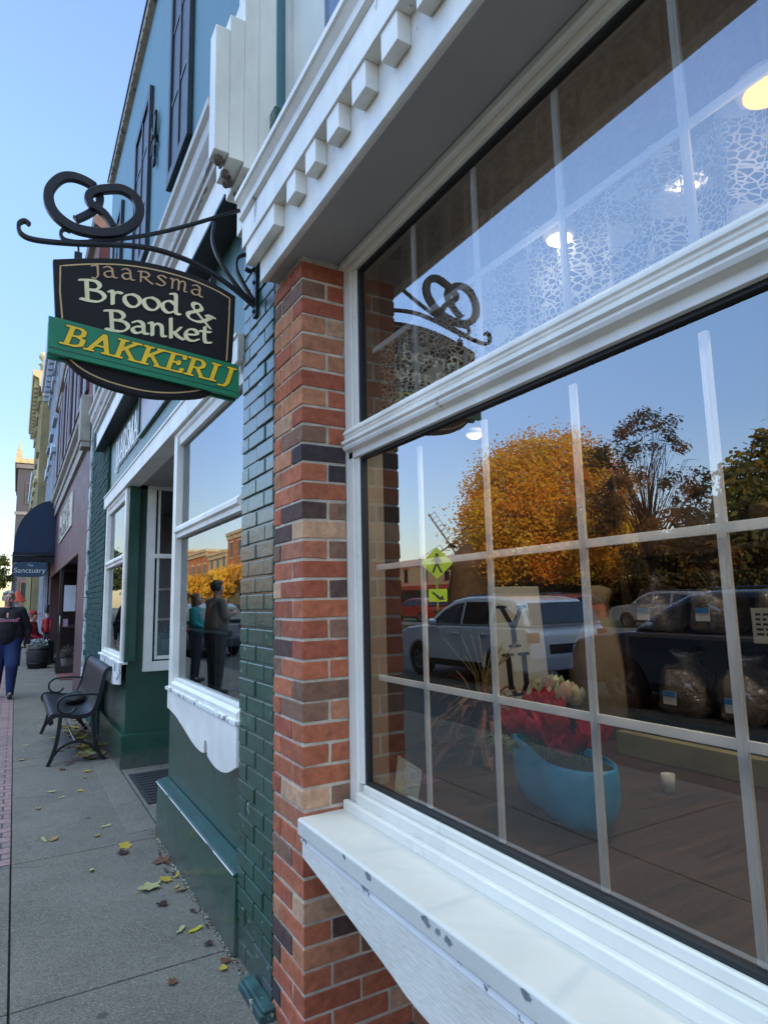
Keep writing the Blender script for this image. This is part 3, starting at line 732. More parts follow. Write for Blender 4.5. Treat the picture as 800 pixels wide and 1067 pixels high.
# threshold, slab, mat
f = MB(); f.box(.665, .842, 4.335, 6.42, -.28, .004); tag(f.build('threshold_strip', M['conc2'], bevel=.004), kind='structure')
f = MB(); f.box(.85, 1.62, 4.26, 5.98, -.2, .006); tag(f.build('entrance_slab', M['conc2'], bevel=.004), kind='structure')
f = MB(); f.box(.87, 1.36, 4.85, 5.75, .0065, .016)
for i in range(11): f.box(.90, 1.33, 4.90 + i * .075, 4.945 + i * .075, .0165, .021)
tag(f.build('door_mat', paint('black_rubber_mat', (.018, .018, .02), .8, .3, 30, .6, 200), bevel=.002, loc=(1.1, 5.3, 0)), 'black ribbed rubber mat in front of the bakery entrance', 'door mat')

# ---------------------------------------------------------------- lettering tools
def ellipse(c, a, b, th, n=10):
    ct, st = math.cos(th), math.sin(th)
    return [(c[0] + a * math.cos(k * 2 * math.pi / n) * ct - b * math.sin(k * 2 * math.pi / n) * st,
             c[1] + a * math.cos(k * 2 * math.pi / n) * st + b * math.sin(k * 2 * math.pi / n) * ct) for k in range(n)]
G = {}
def S(*p): return [p]
G['J'] = (.50, [[(.12, .93), (.30, 1.0), (.42, .97)], [(.42, 1.0), (.40, .5), (.36, .08), (.22, -.16), (.06, -.12)]])
G['A'] = (.80, [[(.10, .86), (.30, 1.0), (.50, .82), (.52, .4), (.56, .06), (.72, .04)], [(.51, .58), (.25, .55), (.08, .30), (.20, .03), (.40, .06), (.52, .26)]])
G['R'] = (.82, [[(.14, 0), (.16, 1)], [(.02, .93), (.42, 1), (.60, .76), (.44, .50), (.17, .46)], [(.34, .48), (.52, .22), (.78, -.02)]])
G['S'] = (.66, [[(.56, .86), (.34, 1), (.12, .80), (.30, .56), (.52, .30), (.34, 0), (.04, .10)]])
G['M'] = (1.05, [[(.02, .90), (.14, .9), (.14, 0)], [(.14, .62), (.30, .96), (.48, .84), (.50, 0)], [(.50, .62), (.66, .96), (.84, .82), (.84, .08), (.98, .03)]])
G['B'] = (.86, [[(.20, .02), (.20, 1)], [(.0, .96), (.20, 1.0)], [(.20, 1.0), (.50, .99), (.62, .78), (.48, .58), (.22, .54)], [(.22, .54), (.62, .50), (.76, .26), (.56, .02), (.24, .0), (.0, .06)]])
G['r'] = (.50, [[(.06, .58), (.16, .60), (.16, 0)], [(.16, .38), (.30, .60), (.46, .58)]])
G['o'] = (.66, [[(.32, .62), (.10, .50), (.06, .26), (.20, .02), (.42, .02), (.58, .28), (.52, .52), (.32, .62)]])
G['d'] = (.70, [[(.50, .48), (.30, .62), (.08, .46), (.06, .18), (.24, 0), (.48, .14)], [(.34, 1.0), (.50, 1.0), (.52, .5), (.53, .08), (.66, .02)]])
G['a'] = (.64, [[(.10, .54), (.28, .63), (.44, .50), (.46, .08), (.60, .03)], [(.45, .36), (.22, .34), (.06, .18), (.18, 0), (.44, .14)]])
G['n'] = (.70, [[(.04, .60), (.14, .60), (.14, 0)], [(.14, .40), (.30, .62), (.48, .52), (.50, .06), (.62, .02)]])
G['k'] = (.64, [[(.14, 1.0), (.14, 0)], [(.14, .26), (.32, .34), (.50, .60)], [(.26, .32), (.40, .12), (.60, .0)]])
G['e'] = (.62, [[(.08, .30), (.50, .38), (.42, .60), (.20, .58), (.06, .32), (.14, .06), (.34, 0), (.54, .12)]])
G['t'] = (.46, [[(.20, .86), (.18, .30), (.24, .04), (.42, .06)], [(.02, .60), (.40, .62)]])
G['&'] = (1.05, [[(.98, .50), (.72, .16), (.44, .0), (.14, .08), (.10, .32), (.38, .56), (.56, .76), (.46, .98), (.26, .96), (.22, .74), (.46, .44), (.98, -.14)], [(.78, .44), (.90, .54), (1.08, .50)]])
def serif(x, y, w=.13): return [(x - w, y), (x + w, y)]
G2 = {}
G2['B'] = (.78, [[(.18, 0), (.18, 1)], [(.02, 1), (.45, 1), (.60, .88), (.60, .64), (.44, .53), (.2, .53)], [(.44, .53), (.66, .42), (.66, .12), (.48, 0), (.02, 0)]])
G2['A'] = (.90, [[(.12, 0), (.46, 1)], [(.46, 1), (.76, 0)], [(.24, .33), (.66, .33)], serif(.12, 0, .12), serif(.76, 0, .13)])
G2['K'] = (.90, [[(.18, 0), (.18, 1)], [(.22, .42), (.68, 1)], [(.36, .58), (.74, 0)], serif(.18, 0), serif(.18, 1), serif(.68, 1, .12), serif(.76, 0, .12)])
G2['E'] = (.76, [[(.18, 0), (.18, 1)], [(.02, 1), (.64, 1), (.64, .82)], [(.2, .52), (.48, .52)], [(.48, .62), (.48, .42)], [(.02, 0), (.66, 0), (.68, .22)]])
G2['R'] = (.86, [[(.18, 0), (.18, 1)], [(.02, 1), (.48, 1), (.62, .86), (.62, .62), (.46, .50), (.2, .50)], [(.42, .50), (.70, 0)], serif(.18, 0), serif(.76, 0, .10)])
G2['I'] = (.46, [[(.20, 0), (.20, 1)], serif(.20, 0), serif(.20, 1)])
G2['J'] = (.56, [[(.34, 1), (.34, .05), (.24, -.16), (.04, -.16)], serif(.34, 1)])
G2['Y'] = (.9, [[(.45, 0), (.45, .45)], [(.45, .45), (.12, 1)], [(.45, .45), (.80, 1)], serif(.45, 0), serif(.12, 1, .12), serif(.80, 1, .1)])
G2['U'] = (.9, [[(.18, 1), (.18, .25), (.30, .0), (.55, .0), (.70, .25), (.70, 1)], serif(.18, 1), serif(.70, 1)])
G2['S'] = (.66, [[(.58, .78), (.52, 1), (.22, 1), (.10, .78), (.30, .56), (.52, .40), (.56, .14), (.36, 0), (.08, .04), (.06, .24)]])
G2['M'] = (1.06, [[(.16, 0), (.16, 1)], [(.16, 1), (.50, .12)], [(.50, .12), (.84, 1)], [(.84, 1), (.84, 0)], serif(.16, 0), serif(.84, 0)])
def letters(mb, text, fn, size, glyphs=G, nib=(.085, .035, .5), shear=0, spacing=.02, smooth=True, dz=0., eps=2e-5, width=1.0, d0=0):
    """fn(s, t, d): arc length along the baseline, height, stand-off -> world point"""
    x = 0; cnt = 0
    for ch in text:
        if ch == ' ': x += .45 * size; continue
        adv, strokes = glyphs[ch]
        for st in strokes:
            P = [(p[0], p[1], 0) for p in st]
            if smooth and len(P) > 2: P = spline(P, 5)
            for a, b in zip(P, P[1:]):
                ea = ellipse((a[0] * width, a[1]), nib[0], nib[1], nib[2]); eb = ellipse((b[0] * width, b[1]), nib[0], nib[1], nib[2])
                h = hull2(ea + eb); cnt += 1
                mb.add([fn(x + (p[0] + shear * p[1]) * size, p[1] * size, d0 + cnt * eps) for p in h], [list(range(len(h)))])
        x += (adv * width + spacing) * size
    return x
def text_len(text, size, glyphs=G, spacing=.02, width=1.0): return sum((.45 if c == ' ' else glyphs[c][0] * width + spacing) * size for c in text)

# ---------------------------------------------------------------- hanging sign and its bracket
SY = 2.45
br = thing('sign_bracket', 'black wrought iron bracket topped by a pretzel, fixed to the green brick pier', 'sign bracket', (.82, SY, 2.6))
def P3(pts, y=SY): return [(p[0], y, p[1]) for p in pts]
def SP(pts, n=6): return spline(P3(pts), n)
f = MB(); f.bar(SP([(-.024, 2.736), (-.041, 2.746), (-.058, 2.728), (-.049, 2.694), (-.0, 2.684), (.129, 2.706), (.303, 2.748), (.427, 2.760), (.571, 2.738), (.696, 2.685), (.815, 2.611)]), (0, 1, 0), .011, .0065); f.build('scroll_bar', M['iron'], br, bevel=.0015)
f = MB(); f.bar(SP([(.107, 2.748), (.085, 2.751), (.075, 2.729), (.096, 2.710), (.174, 2.727), (.362, 2.806), (.528, 2.898), (.713, 3.014), (.82, 3.075)]), (0, 1, 0), .009, .0055); f.build('upper_tie', M['iron'], br, bevel=.001)
f = MB(); f.bar(SP([(.636, 2.945), (.629, 2.861), (.66, 2.78), (.739, 2.681), (.812, 2.62)]), (0, 1, 0), .009, .0055); f.build('curved_brace', M['iron'], br, bevel=.001)
f = MB(); f.bar(SP([(.812, 2.63), (.767, 2.695), (.731, 2.761), (.737, 2.812), (.773, 2.837), (.808, 2.827), (.814, 2.799), (.793, 2.768), (.770, 2.773)]), (0, 1, 0), .010, .0055); f.build('small_scroll', M['iron'], br, bevel=.001)
f = MB(); f.box(.808, .821, SY - .02, SY + .02, 2.565, 2.86)
for z in (2.59, 2.72, 2.84): f.lathe([(.009, .800), (.009, .808)], (0, SY, z), 8, 'x')
f.build('wall_plate', M['iron'], br, bevel=.003)
pz = [(.118, 2.800), (.165, 2.842), (.197, 2.885), (.197, 2.928), (.162, 2.955), (.107, 2.963), (.063, 2.941), (.031, 2.883), (.036, 2.824), (.07, 2.782), (.127, 2.759), (.207, 2.766), (.277, 2.795), (.33, 2.853), (.341, 2.906), (.321, 2.95), (.275, 2.968), (.218, 2.950), (.175, 2.925), (.160, 2.895), (.178, 2.868), (.218, 2.848), (.252, 2.802)]
path = spline(P3(pz), 6)
path = [(p[0], SY + (.008 if 0 < i < 22 else -.008), p[2]) for i, p in enumerate(path)]
bw = [.012 + .006 * math.sin(math.pi * i / (len(path) - 1)) for i in range(len(path))]
f = MB(); f.bar(path, (0, 1, 0), .013, bw); f.build('pretzel', M['iron'], br, bevel=.003)
f = MB()
for x, z in ((.135, 2.702), (.632, 2.722)):
    f = MB(); f.tube([(x, SY, z - .004), (x + .002, SY, z - .03)], .004, 6)
    f.box(x - .012, x + .014, SY - .006, SY + .006, z - .075, z - .028)
    f.lathe([(.006, SY - .012), (.006, SY - .006)], (x, 0, z - .06), 8, 'y')
    f.build('hanger_clip', M['iron'], br, bevel=.001)

sg = thing('hanging_sign', 'black shop sign with gold border, cream lettering and green banner hanging from the iron bracket', 'sign', (.39, SY, 2.66))
out = [(.054, 2.625), (.175, 2.657), (.275, 2.682), (.365, 2.692), (.46, 2.693), (.559, 2.684), (.646, 2.664), (.722, 2.637), (.7205, 2.516), (.715, 2.34), (.654, 2.213), (.597, 2.186), (.487, 2.160), (.382, 2.152), (.256, 2.168), (.164, 2.205), (.11, 2.241), (.084, 2.267), (.071, 2.394)]
top = spline([(.054, 2.618, 0), (.175, 2.655, 0), (.275, 2.679, 0), (.365, 2.690, 0), (.46, 2.691, 0), (.559, 2.682, 0), (.646, 2.662, 0), (.724, 2.632, 0)], 4)
right = [(.721, 2.516, 0), (.714, 2.36, 0), (.700, 2.26, 0)]
bot = spline([(.665, 2.225, 0), (.597, 2.182, 0), (.487, 2.160, 0), (.382, 2.152, 0), (.256, 2.168, 0), (.164, 2.203, 0), (.110, 2.250, 0)], 4)
left = [(.080, 2.275, 0), (.072, 2.394, 0)]
O = [(p[0], p[1]) for p in list(top) + [Vector(q) for q in right] + list(bot) + [Vector(q) for q in left]]
f = MB(); f.py(O, SY - .016, SY + .016); bd = f.build('sign_board', M['board'], sg, bevel=.003)
def lineart(mb, pts, wdt, y):
    P = [Vector((p[0], 0, p[1])) for p in pts]; vs = []
    for i in range(len(P)):
        tt = (P[min(len(P) - 1, i + 1)] - P[max(0, i - 1)]).normalized(); nn = Vector((-tt.z, 0, tt.x)) * wdt
        vs += [(P[i].x + nn.x, y, P[i].z + nn.z), (P[i].x - nn.x, y, P[i].z - nn.z)]
    mb.add(vs, [(2 * i, 2 * i + 2, 2 * i + 3, 2 * i + 1) for i in range(len(P) - 1)])
def inset(p, k=.026): return p
for s, yy in ((1, SY - .0168), (-1, SY + .0168)):
    f = MB()
    lineart(f, [(.094, 2.40), (.082, 2.50), (.079, 2.598)] + [(p[0], p[1]) for p in spline([(.079, 2.598, 0), (.176, 2.630, 0), (.275, 2.654, 0), (.366, 2.665, 0), (.461, 2.666, 0), (.559, 2.657, 0), (.647, 2.637, 0), (.700, 2.616, 0)], 4)][1:] + [(.697, 2.511), (.690, 2.347)], .0026, yy)
    lineart(f, [(p[0], p[1]) for p in spline([(.112, 2.262, 0), (.17, 2.220, 0), (.255, 2.190, 0), (.381, 2.174, 0), (.487, 2.182, 0), (.585, 2.207, 0), (.63, 2.228, 0)], 4)], .0026, yy)
    f.build('gold_border', M['gold'], bd, fix=False)
def fnbase(x0, z0, x1, z1, arch=0, y=SY - .0172):
    L = math.hypot(x1 - x0, z1 - z0); ux, uz = (x1 - x0) / L, (z1 - z0) / L
    def fn(s, tt, dd):
        q = s / L; h = arch * 4 * q * (1 - q); sl = arch * 4 * (1 - 2 * q) / L
        cx, cz = x0 + ux * s - uz * h, z0 + uz * s + ux * h
        nx, nz = -uz - sl * ux, ux - sl * uz; k = 1 / math.hypot(nx, nz)
        return (cx + nx * k * tt, y - dd, cz + nz * k * tt)
    return fn
def fit(text, x0, z0, x1, z1, size, glyphs=G, **k):
    L = math.hypot(x1 - x0, z1 - z0); arch = k.pop('arch', 0); yv = k.pop('y', SY - .0172)
    sp = k.pop('spacing', .02); wd = k.get('width', 1.0)
    n = len([c for c in text if c != ' ']); cur = text_len(text, size, glyphs, sp, wd)
    sp += (L - cur) / (n * size)
    return fnbase(x0, z0, x1, z1, arch, yv), sp
def line(text, a, b, size, mat_, parent, name='lettering', glyphs=G, **k):
    kk = dict(k); kk2 = {q: kk.pop(q) for q in ('arch', 'y') if q in kk}
    fn, sp = fit(text, a[0], a[1], b[0], b[1], size, glyphs, **{**kk2, 'width': kk.get('width', 1.0)})
    f = MB(); letters(f, text, fn, size, glyphs, spacing=sp, **kk); return f.build(name, mat_, parent, fix=False)
line('JAARSMA', (.180, 2.583), (.600, 2.590), .043, M['tan'], bd, arch=.018, nib=(.095, .05, .5), width=1.55)
line('Brood', (.152, 2.484), (.505, 2.500), .080, M['cream'], bd, arch=.004, nib=(.105, .045, .45), width=1.3)
line('&', (.522, 2.494), (.645, 2.478), .076, M['cream'], bd, nib=(.11, .045, -.3), width=1.35)
line('Banket', (.240, 2.386), (.625, 2.404), .078, M['cream'], bd, arch=.004, nib=(.105, .045, .45), width=1.3)
f = MB(); bn = [(.050, 2.394), (.736, 2.329), (.738, 2.193), (.052, 2.258)]
f.py(bn, SY - .036, SY - .0165); ban = f.build('green_banner', M['banner'], sg, bevel=.002)
f = MB(); f.py([(.050, 2.394), (.736, 2.329), (.738, 2.193), (.052, 2.258)], SY + .0165, SY + .034); f.build('green_banner', M['banner'], sg, bevel=.002)
f = MB(); lineart(f, [(.054, 2.279), (.736, 2.213)], .0013, SY - .0366); f.build('black_line', M['black'], ban, fix=False)
line('BAKKERIJ', (.092, 2.300), (.712, 2.240), .069, M['black'], ban, glyphs=G2, nib=(.165, .095, 0), shear=.20, width=1.38, smooth=False, y=SY - .0368, eps=1e-5)
line('BAKKERIJ', (.092, 2.300), (.712, 2.240), .069, M['yellow'], ban, glyphs=G2, nib=(.125, .055, 0), shear=.20, width=1.38, smooth=False, y=SY - .0386, eps=1e-5)
# raised letters and picture panel on the signboard wall
def wallfn(y0, z0, x=.848):
    return lambda s, tt, dd: (x - dd, y0 - s, z0 + tt)
f = MB(); L_ = text_len('JAARSMA', .25, G2 if False else {**G2, **{'J': G2['J'], 'A': G2['A']}}, .02)
sp = .02 + (1.42 - L_) / (7 * .25)
for dd, k in ((.022, 'w'),):
    letters(f, 'JAARSMA', wallfn(7.0, 2.80), .25, G2, nib=(.095, .05, 0), smooth=False, spacing=sp, d0=.02, eps=1e-4)
    letters(f, 'JAARSMA', wallfn(7.0, 2.80), .25, G2, nib=(.095, .05, 0), smooth=False, spacing=sp, d0=.0, eps=1e-4)
f.build('raised_lettering', M['white_old'], bak, fix=False)
f = MB(); f.box(.822, .85, 4.10, 5.54, 2.775, 2.80); f.box(.822, .85, 4.10, 5.54, 3.14, 3.165); f.box(.822, .85, 5.515, 5.54, 2.80, 3.14); f.box(.822, .85, 4.10, 4.125, 2.80, 3.14)
pf = f.build('picture_panel', M['green'], bak, bevel=.003)
f = MB(); f.box(.838, .85, 4.125, 5.515, 2.80, 3.14); f.build('panel_face', paint('pale_pink_panel', (.42, .34, .33), .4, .15, 3, 0), pf)
# ---------------------------------------------------------------- things behind the big window
for i, (x, y, m, z0, z1, amp, wl) in enumerate([(1.22, 0, M['sheer'], 2.22, 2.845, .018, .12), (1.30, 0, None, 2.15, 2.85, .022, .09)]):
    m = m or sheer('ochre_curtain', (.13, .07, .022), .95, .1)
    c_ = curtain('curtain', x, -1.2, 1.93, z0, z1, m, amp, wl)
    tag(c_, ['white sheer curtain hanging behind the lace in the upper window', 'ochre gathered curtain deepest behind the top of the upper window'][i], 'curtain')
def lace():
    m, t, b = nt('crochet_lace'); t.nodes.remove(b); v = opos(t, (0, 1, 1))
    wn_ = N(t, 'ShaderNodeTexNoise'); wn_.inputs['Scale'].default_value = 14; t.links.new(v, wn_.inputs['Vector'])
    vv = mixc(t, .02, v, wn_.outputs[1])
    vo = N(t, 'ShaderNodeTexVoronoi', feature='DISTANCE_TO_EDGE'); vo.inputs['Scale'].default_value = 74; t.links.new(vv, vo.inputs['Vector'])
    f1 = ramp(t, vo.outputs[0], [(.0, .95), (.085, .95), (.115, .04)])
    vo2 = N(t, 'ShaderNodeTexVoronoi'); vo2.inputs['Scale'].default_value = 9; t.links.new(vv, vo2.inputs['Vector'])
    f2 = ramp(t, vo2.outputs[0], [(.0, .85), (.30, .85), (.33, .0)])
    mx_ = N(t, 'ShaderNodeMath', operation='MAXIMUM'); t.links.new(f1, mx_.inputs[0]); t.links.new(f2, mx_.inputs[1])
    df = N(t, 'ShaderNodeBsdfDiffuse'); df.inputs[0].default_value = (.92, .92, .88, 1)
    tl = N(t, 'ShaderNodeBsdfTranslucent'); tl.inputs[0].default_value = (.75, .75, .7, 1)
    a = N(t, 'ShaderNodeMixShader'); a.inputs[0].default_value = .3; t.links.new(df.outputs[0], a.inputs[1]); t.links.new(tl.outputs[0], a.inputs[2])
    tr = N(t, 'ShaderNodeBsdfTransparent'); mx = N(t, 'ShaderNodeMixShader'); t.links.new(mx_.outputs[0], mx.inputs[0]); t.links.new(tr.outputs[0], mx.inputs[1]); t.links.new(a.outputs[0], mx.inputs[2])
    t.links.new(mx.outputs[0], t.nodes['Material Output'].inputs[0]); return m
M['lace'] = lace()
f = MB(); n = 420; rows = 10; y0, y1 = -1.2, 1.93; vs = []
def lx(y): return 1.13 + .020 * math.sin(y * 48) + .014 * math.sin(y * 21 + 1) + .006 * math.sin(y * 90)
for r_ in range(rows + 1):
    for i in range(n + 1):
        y = y0 + (y1 - y0) * i / n; topz = 2.29 + .022 * abs(math.sin(y * 18)) + .015 * math.sin(y * 7)
        vs.append((lx(y), y, 1.92 + (topz - 1.92) * r_ / rows))
f.add(vs, [(r_ * (n + 1) + i, r_ * (n + 1) + i + 1, (r_ + 1) * (n + 1) + i + 1, (r_ + 1) * (n + 1) + i) for r_ in range(rows) for i in range(n)], True)
tag(f.build('lace_valance', M['lace'], fix=False, loc=(1.13, 0, 1.92)), 'white crocheted lace valance with scalloped top edge across the upper window', 'lace curtain')
M['lampglow'] = flat('lit_lamp_disc', (1, .86, .6), .5, emit=9); M['lampamber'] = flat('amber_lamp_glow', (1, .48, .03), .5, emit=1.6)
def lamp_or_fill(x, y, z, r, m, label, lampw=34):
    l = thing('shop_lamp_or_fill', label, 'lamp', (x, y, z), None)
    f = MB(); f.lathe([(r, z), (r * 1.25, z + .005), (r * 1.3, z + .02), (r * .9, z + .03)], (x, y, 0), 20); f.build('trim_ring', M['white'], l)
    f = MB(); f.lathe([(.01, z - .012), (r * .6, z - .010), (r * .97, z - .002), (r * .97, z)], (x, y, 0), 20); f.build('lamp_glass', m, l)
    pl = bpy.data.lights.new('lamp', 'POINT'); pl.energy = lampw; pl.color = (1, .9, .74); pl.shadow_soft_size = .05
    po = bpy.data.objects.new('lamp_light', pl); col.objects.link(po); po.location = (0, 0, -.08); po.parent = l
lamp_or_fill(1.09, 1.011, 2.224, .030, M['lampglow'], 'round white lamp glowing in front of the lace near the window centre', .10)
lamp_or_fill(1.09, .515, 2.235, .042, M['lampamber'], 'amber glowing round lamp at the right edge of the upper window', .12)
for y_ in (1.25, -.1):  # unseen fill lamps, added to brighten the shop interior
    lamp_or_fill(2.0, y_, 2.82, .06, M['lampglow'], ['added unseen fill lamp behind the curtain over the tulips', 'added unseen fill lamp behind the curtain at the right end of the shop'][y_ < 1], 34)
lamp_or_fill(1.66, 2.08, 2.06, .030, M['lampglow'], 'tiny round lamp near the far inner corner seen through the lower window', 1.5)

# clog planter
def clog():
    l = thing('clog_planter', 'blue painted wooden clog planter full of red and white tulips inside the window', 'planter', (1.31, 1.30, .775))
    a0 = (1.325, 1.285); a1 = (1.395, 1.525)
    dv = Vector((a1[0] - a0[0], a1[1] - a0[1])).normalized(); pn = Vector((-dv.y, dv.x))
    def outline(k, r0, r1, n=40):
        pts = []
        for i in range(n):
            th = 2 * math.pi * i / n
            best = 0; d2 = Vector((math.cos(th), math.sin(th)))
            # support of two circles with a waist
            u = d2.dot(dv)
            c = Vector(a0) * (1 - (u + 1) / 2) + Vector(a1) * ((u + 1) / 2)
            r = r0 * (1 - (u + 1) / 2) + r1 * ((u + 1) / 2) - .030 * (1 - u * u) ** 2
            p = c + d2 * r * k; pts.append((p.x, p.y))
        return pts
    prof = [(.40, .775), (.66, .780), (.86, .80), (.98, .835), (1.03, .875), (1.02, .905), (.99, .930), (.965, .938), (.93, .935), (.90, .90)]
    f = MB(); n = 40; vs = []
    for k, z in prof:
        for i, p in enumerate(outline(k, .132, .082)):
            back = (Vector(p) - Vector(a0)).dot(dv)
            vs.append((p[0], p[1], z + (.0 if z < .85 else .02 * math.sin(max(0, min(1, back / .3)) * math.pi * .5))))
    m = len(prof); fs = [(i * n + k, i * n + (k + 1) % n, (i + 1) * n + (k + 1) % n, (i + 1) * n + k) for i in range(m - 1) for k in range(n)]
    fs += [tuple(range(n))[::-1], tuple((m - 1) * n + k for k in range(n))]
    f.add(vs, fs, True); f.build('clog_body', paint('blue_clog_paint', (.012, .36, .70), .35, .12, 5, .05, 40, coat=.3), l)
    f = MB(); f.add([(p[0], p[1], .925) for p in outline(.9, .132, .082)], [list(range(40))]); f.build('soil', M['dark'], l)
    return a0, a1, dv
a0, a1, dv = clog()
PET = {'red': vcol('red_tulip_petals', .45, 30, .3, .3, .5, .25), 'w': None}
def tulip(x, y, z, s, c, tilt, label, group, open_=.0):
    l = thing('tulip', label, 'flower', (x, y, .93), group)
    top = Vector((x + tilt[0], y + tilt[1], z))
    f = MB(); f.color((.10, .22, .03)); f.tube(spline([(x, y, .925), (x + tilt[0] * .3, y + tilt[1] * .3, (z + .93) / 2), tuple(top)], 3), .003, 5); f.build('stem', PET['red'], l)
    f = MB(); ax = Vector((tilt[0], tilt[1], .12)).normalized(); u = ax.orthogonal().normalized(); w_ = ax.cross(u)
    for k in range(6):
        a = k * math.pi / 3 + random.uniform(-.2, .2); rr = 1 if k % 2 else .86
        cc = tuple(v * random.uniform(.7, 1.25) for v in c); f.color(cc)
        d_ = u * math.cos(a) + w_ * math.sin(a); sd = ax.cross(d_); vs = []
        prof = [(.02, 0, .15), (.42, .18, .62), (.55, .5, .80), (.50 + open_, .8, .62), (.32 + open_ * 1.6, 1.08, .12)]
        for r_, h, wd in prof:
            for q in (-1, -.5, 0, .5, 1):
                vs.append(top + (d_ * (r_ * rr - .16 * q * q * wd) + ax * (h - .08 * q * q) + sd * q * wd * .5) * s)
        f.add(vs, [(i * 5 + j, i * 5 + j + 1, (i + 1) * 5 + j + 1, (i + 1) * 5 + j) for i in range(4) for j in range(4)], True)
    f.build('bloom', PET['red'], l, fix=False)
random.seed(11)
REDL = 'dark red tulip in the front of the blue clog planter'; WHL = 'cream white tulip at the back of the blue clog planter'
for i in range(20):
    u = random.random() * .7 + .05; a = random.uniform(-.075, .075)
    px_ = a0[0] + (a1[0] - a0[0]) * (u * .85 - .1) - dv.y * a; py_ = a0[1] + (a1[1] - a0[1]) * (u * .85 - .1) + dv.x * a
    tulip(px_, py_, 0.965 + random.uniform(0, .075) + (.02 if u > .5 else 0), random.uniform(.052, .066), (.58, .015, .03), (random.uniform(-.07, .03), random.uniform(-.06, .04)), REDL, 'red tulips in the clog planter', random.uniform(.0, .22))
for i in range(11):
    u = .55 + random.random() * .5; a = random.uniform(-.06, .09)
    px_ = a0[0] + (a1[0] - a0[0]) * u + .03; py_ = a0[1] + (a1[1] - a0[1]) * u + a * .4
    tulip(px_ + random.uniform(0, .07), py_, 1.03 + random.uniform(0, .05), random.uniform(.050, .064), (.72, .70, .50), (random.uniform(-.03, .05), random.uniform(-.02, .06)), WHL, 'white tulips in the clog planter', random.uniform(0, .2))
f = MB()
for i in range(16):
    a = random.uniform(0, 6.28); b0 = Vector((a1[0] - .03 + .06 * math.cos(a), a1[1] + .06 * math.sin(a), .93)); d_ = Vector((math.cos(a), math.sin(a), random.uniform(.1, .5))) * random.uniform(.05, .1); sd = Vector((-math.sin(a), math.cos(a), 0)) * .014
    f.color((.10 * random.uniform(.6, 1.6), .17, .02)); m1 = b0 + d_ * .5 + Vector((0, 0, .012)); f.add([b0 - sd * .5, b0 + sd * .5, m1 + sd, m1 - sd, b0 + d_ + Vector((0, 0, -.02))], [(0, 1, 2, 3), (3, 2, 4)])
tag(f.build('leaf_spray', PET['red'], fix=False, loc=(a1[0], a1[1], .93)), 'green tulip leaves spreading from the back of the clog planter', 'leaves')

# small patterned card leaning on the glass
f = MB(); A_ = [(1.052, 1.79, .777), (1.052, 1.66, .777), (1.075, 1.665, .868), (1.075, 1.80, .885)]
f.quad(*A_)
def card_mat():
    m, t, b = nt('confetti_print_card'); v = opos(t, (0, 1, 1)); vo = N(t, 'ShaderNodeTexVoronoi'); vo.inputs['Scale'].default_value = 75; t.links.new(v, vo.inputs['Vector'])
    f1 = ramp(t, vo.outputs[0], [(.28, 1.), (.34, 0.)]); cc = mixc(t, f1, (.62, .68, .60), vo.outputs[1]); cc = mixc(t, .45, cc, (.35, .45, .30)); t.links.new(cc, b.inputs['Base Color']); return m
cd = f.build('greeting_card', card_mat(), loc=(1.06, 1.73, .777), fix=False)
sm = cd.modifiers.new('s', 'SOLIDIFY'); sm.thickness = .002
tag(cd, 'small confetti patterned card leaning inside the bottom corner of the window', 'card')

# tall white letter board with black letters
lb = thing('letter_board', 'tall white letter board with large black serif letters leaning inside the shop window', 'sign', (2.0, 2.1, .775))
f = MB(); bp_ = [(1.765, .775), (2.045, .775), (1.995, 1.42), (1.715, 1.42)]; f.py(bp_, 2.10, 2.115); f.build('board', paint('white_letter_board', (.50, .49, .42), .6, .06, 4, .05), lb, bevel=.002)
def lb_fn(z0): return lambda s, tt, dd: (1.80 + s - (z0 - .775) * .078 - tt * .07, 2.099 - dd, z0 + tt)
for ch, z0 in (('Y', 1.17), ('U', .97)):
    f = MB(); letters(f, ch, lb_fn(z0), .165, G2, nib=(.085, .04, 0), smooth=False, spacing=0, eps=1e-5); f.build('letter', M['black'], lb, fix=False)
f = MB(); letters(f, 'M', lb_fn(.79), .14, G2, nib=(.085, .04, 0), smooth=False, spacing=0, eps=1e-5); f.build('letter', M['black'], lb, fix=False)
# dried arrangement
da = thing('dried_arrangement', 'dried corn stalks and red brown husks standing inside the corner of the window', 'dried flowers', (1.55, 1.98, .775))
M['husk'] = vcol('dried_husk', .8, 60, .4, .4, .2, .2)
f = MB()
for i in range(170):
    a = random.uniform(0, 6.28); r0 = random.uniform(0, .05); b0 = Vector((1.55 + r0 * math.cos(a), 1.96 + r0 * math.sin(a) * .6, .78 + random.random() * .22))
    L = random.uniform(.08, .26); d_ = Vector((math.cos(a), math.sin(a) * .5, random.uniform(-.4, .9))).normalized() * L; sd = d_.cross(Vector((0, 0, 1))).normalized() * random.uniform(.006, .016)
    f.color(random.choice([(.20, .07, .04), (.28, .12, .07), (.32, .20, .09), (.14, .05, .04)]))
    p1 = b0 + d_ * .35 + Vector((0, 0, .02)); p2 = b0 + d_ * .7 + Vector((random.uniform(-.02, .02), 0, .0)); p3 = b0 + d_ + Vector((0, 0, -L * .35))
    f.add([b0, p1 - sd, p1 + sd, p2 - sd * .9, p2 + sd * .9, p3], [(0, 1, 2), (1, 3, 4, 2), (3, 5, 4)])
for v in range(len(f.v)):
    x_, y_, z_ = f.v[v]; f.v[v] = (x_, min(y_, 2.21), max(z_, .779))
f.build('husks', M['husk'], da, fix=False)
f = MB()
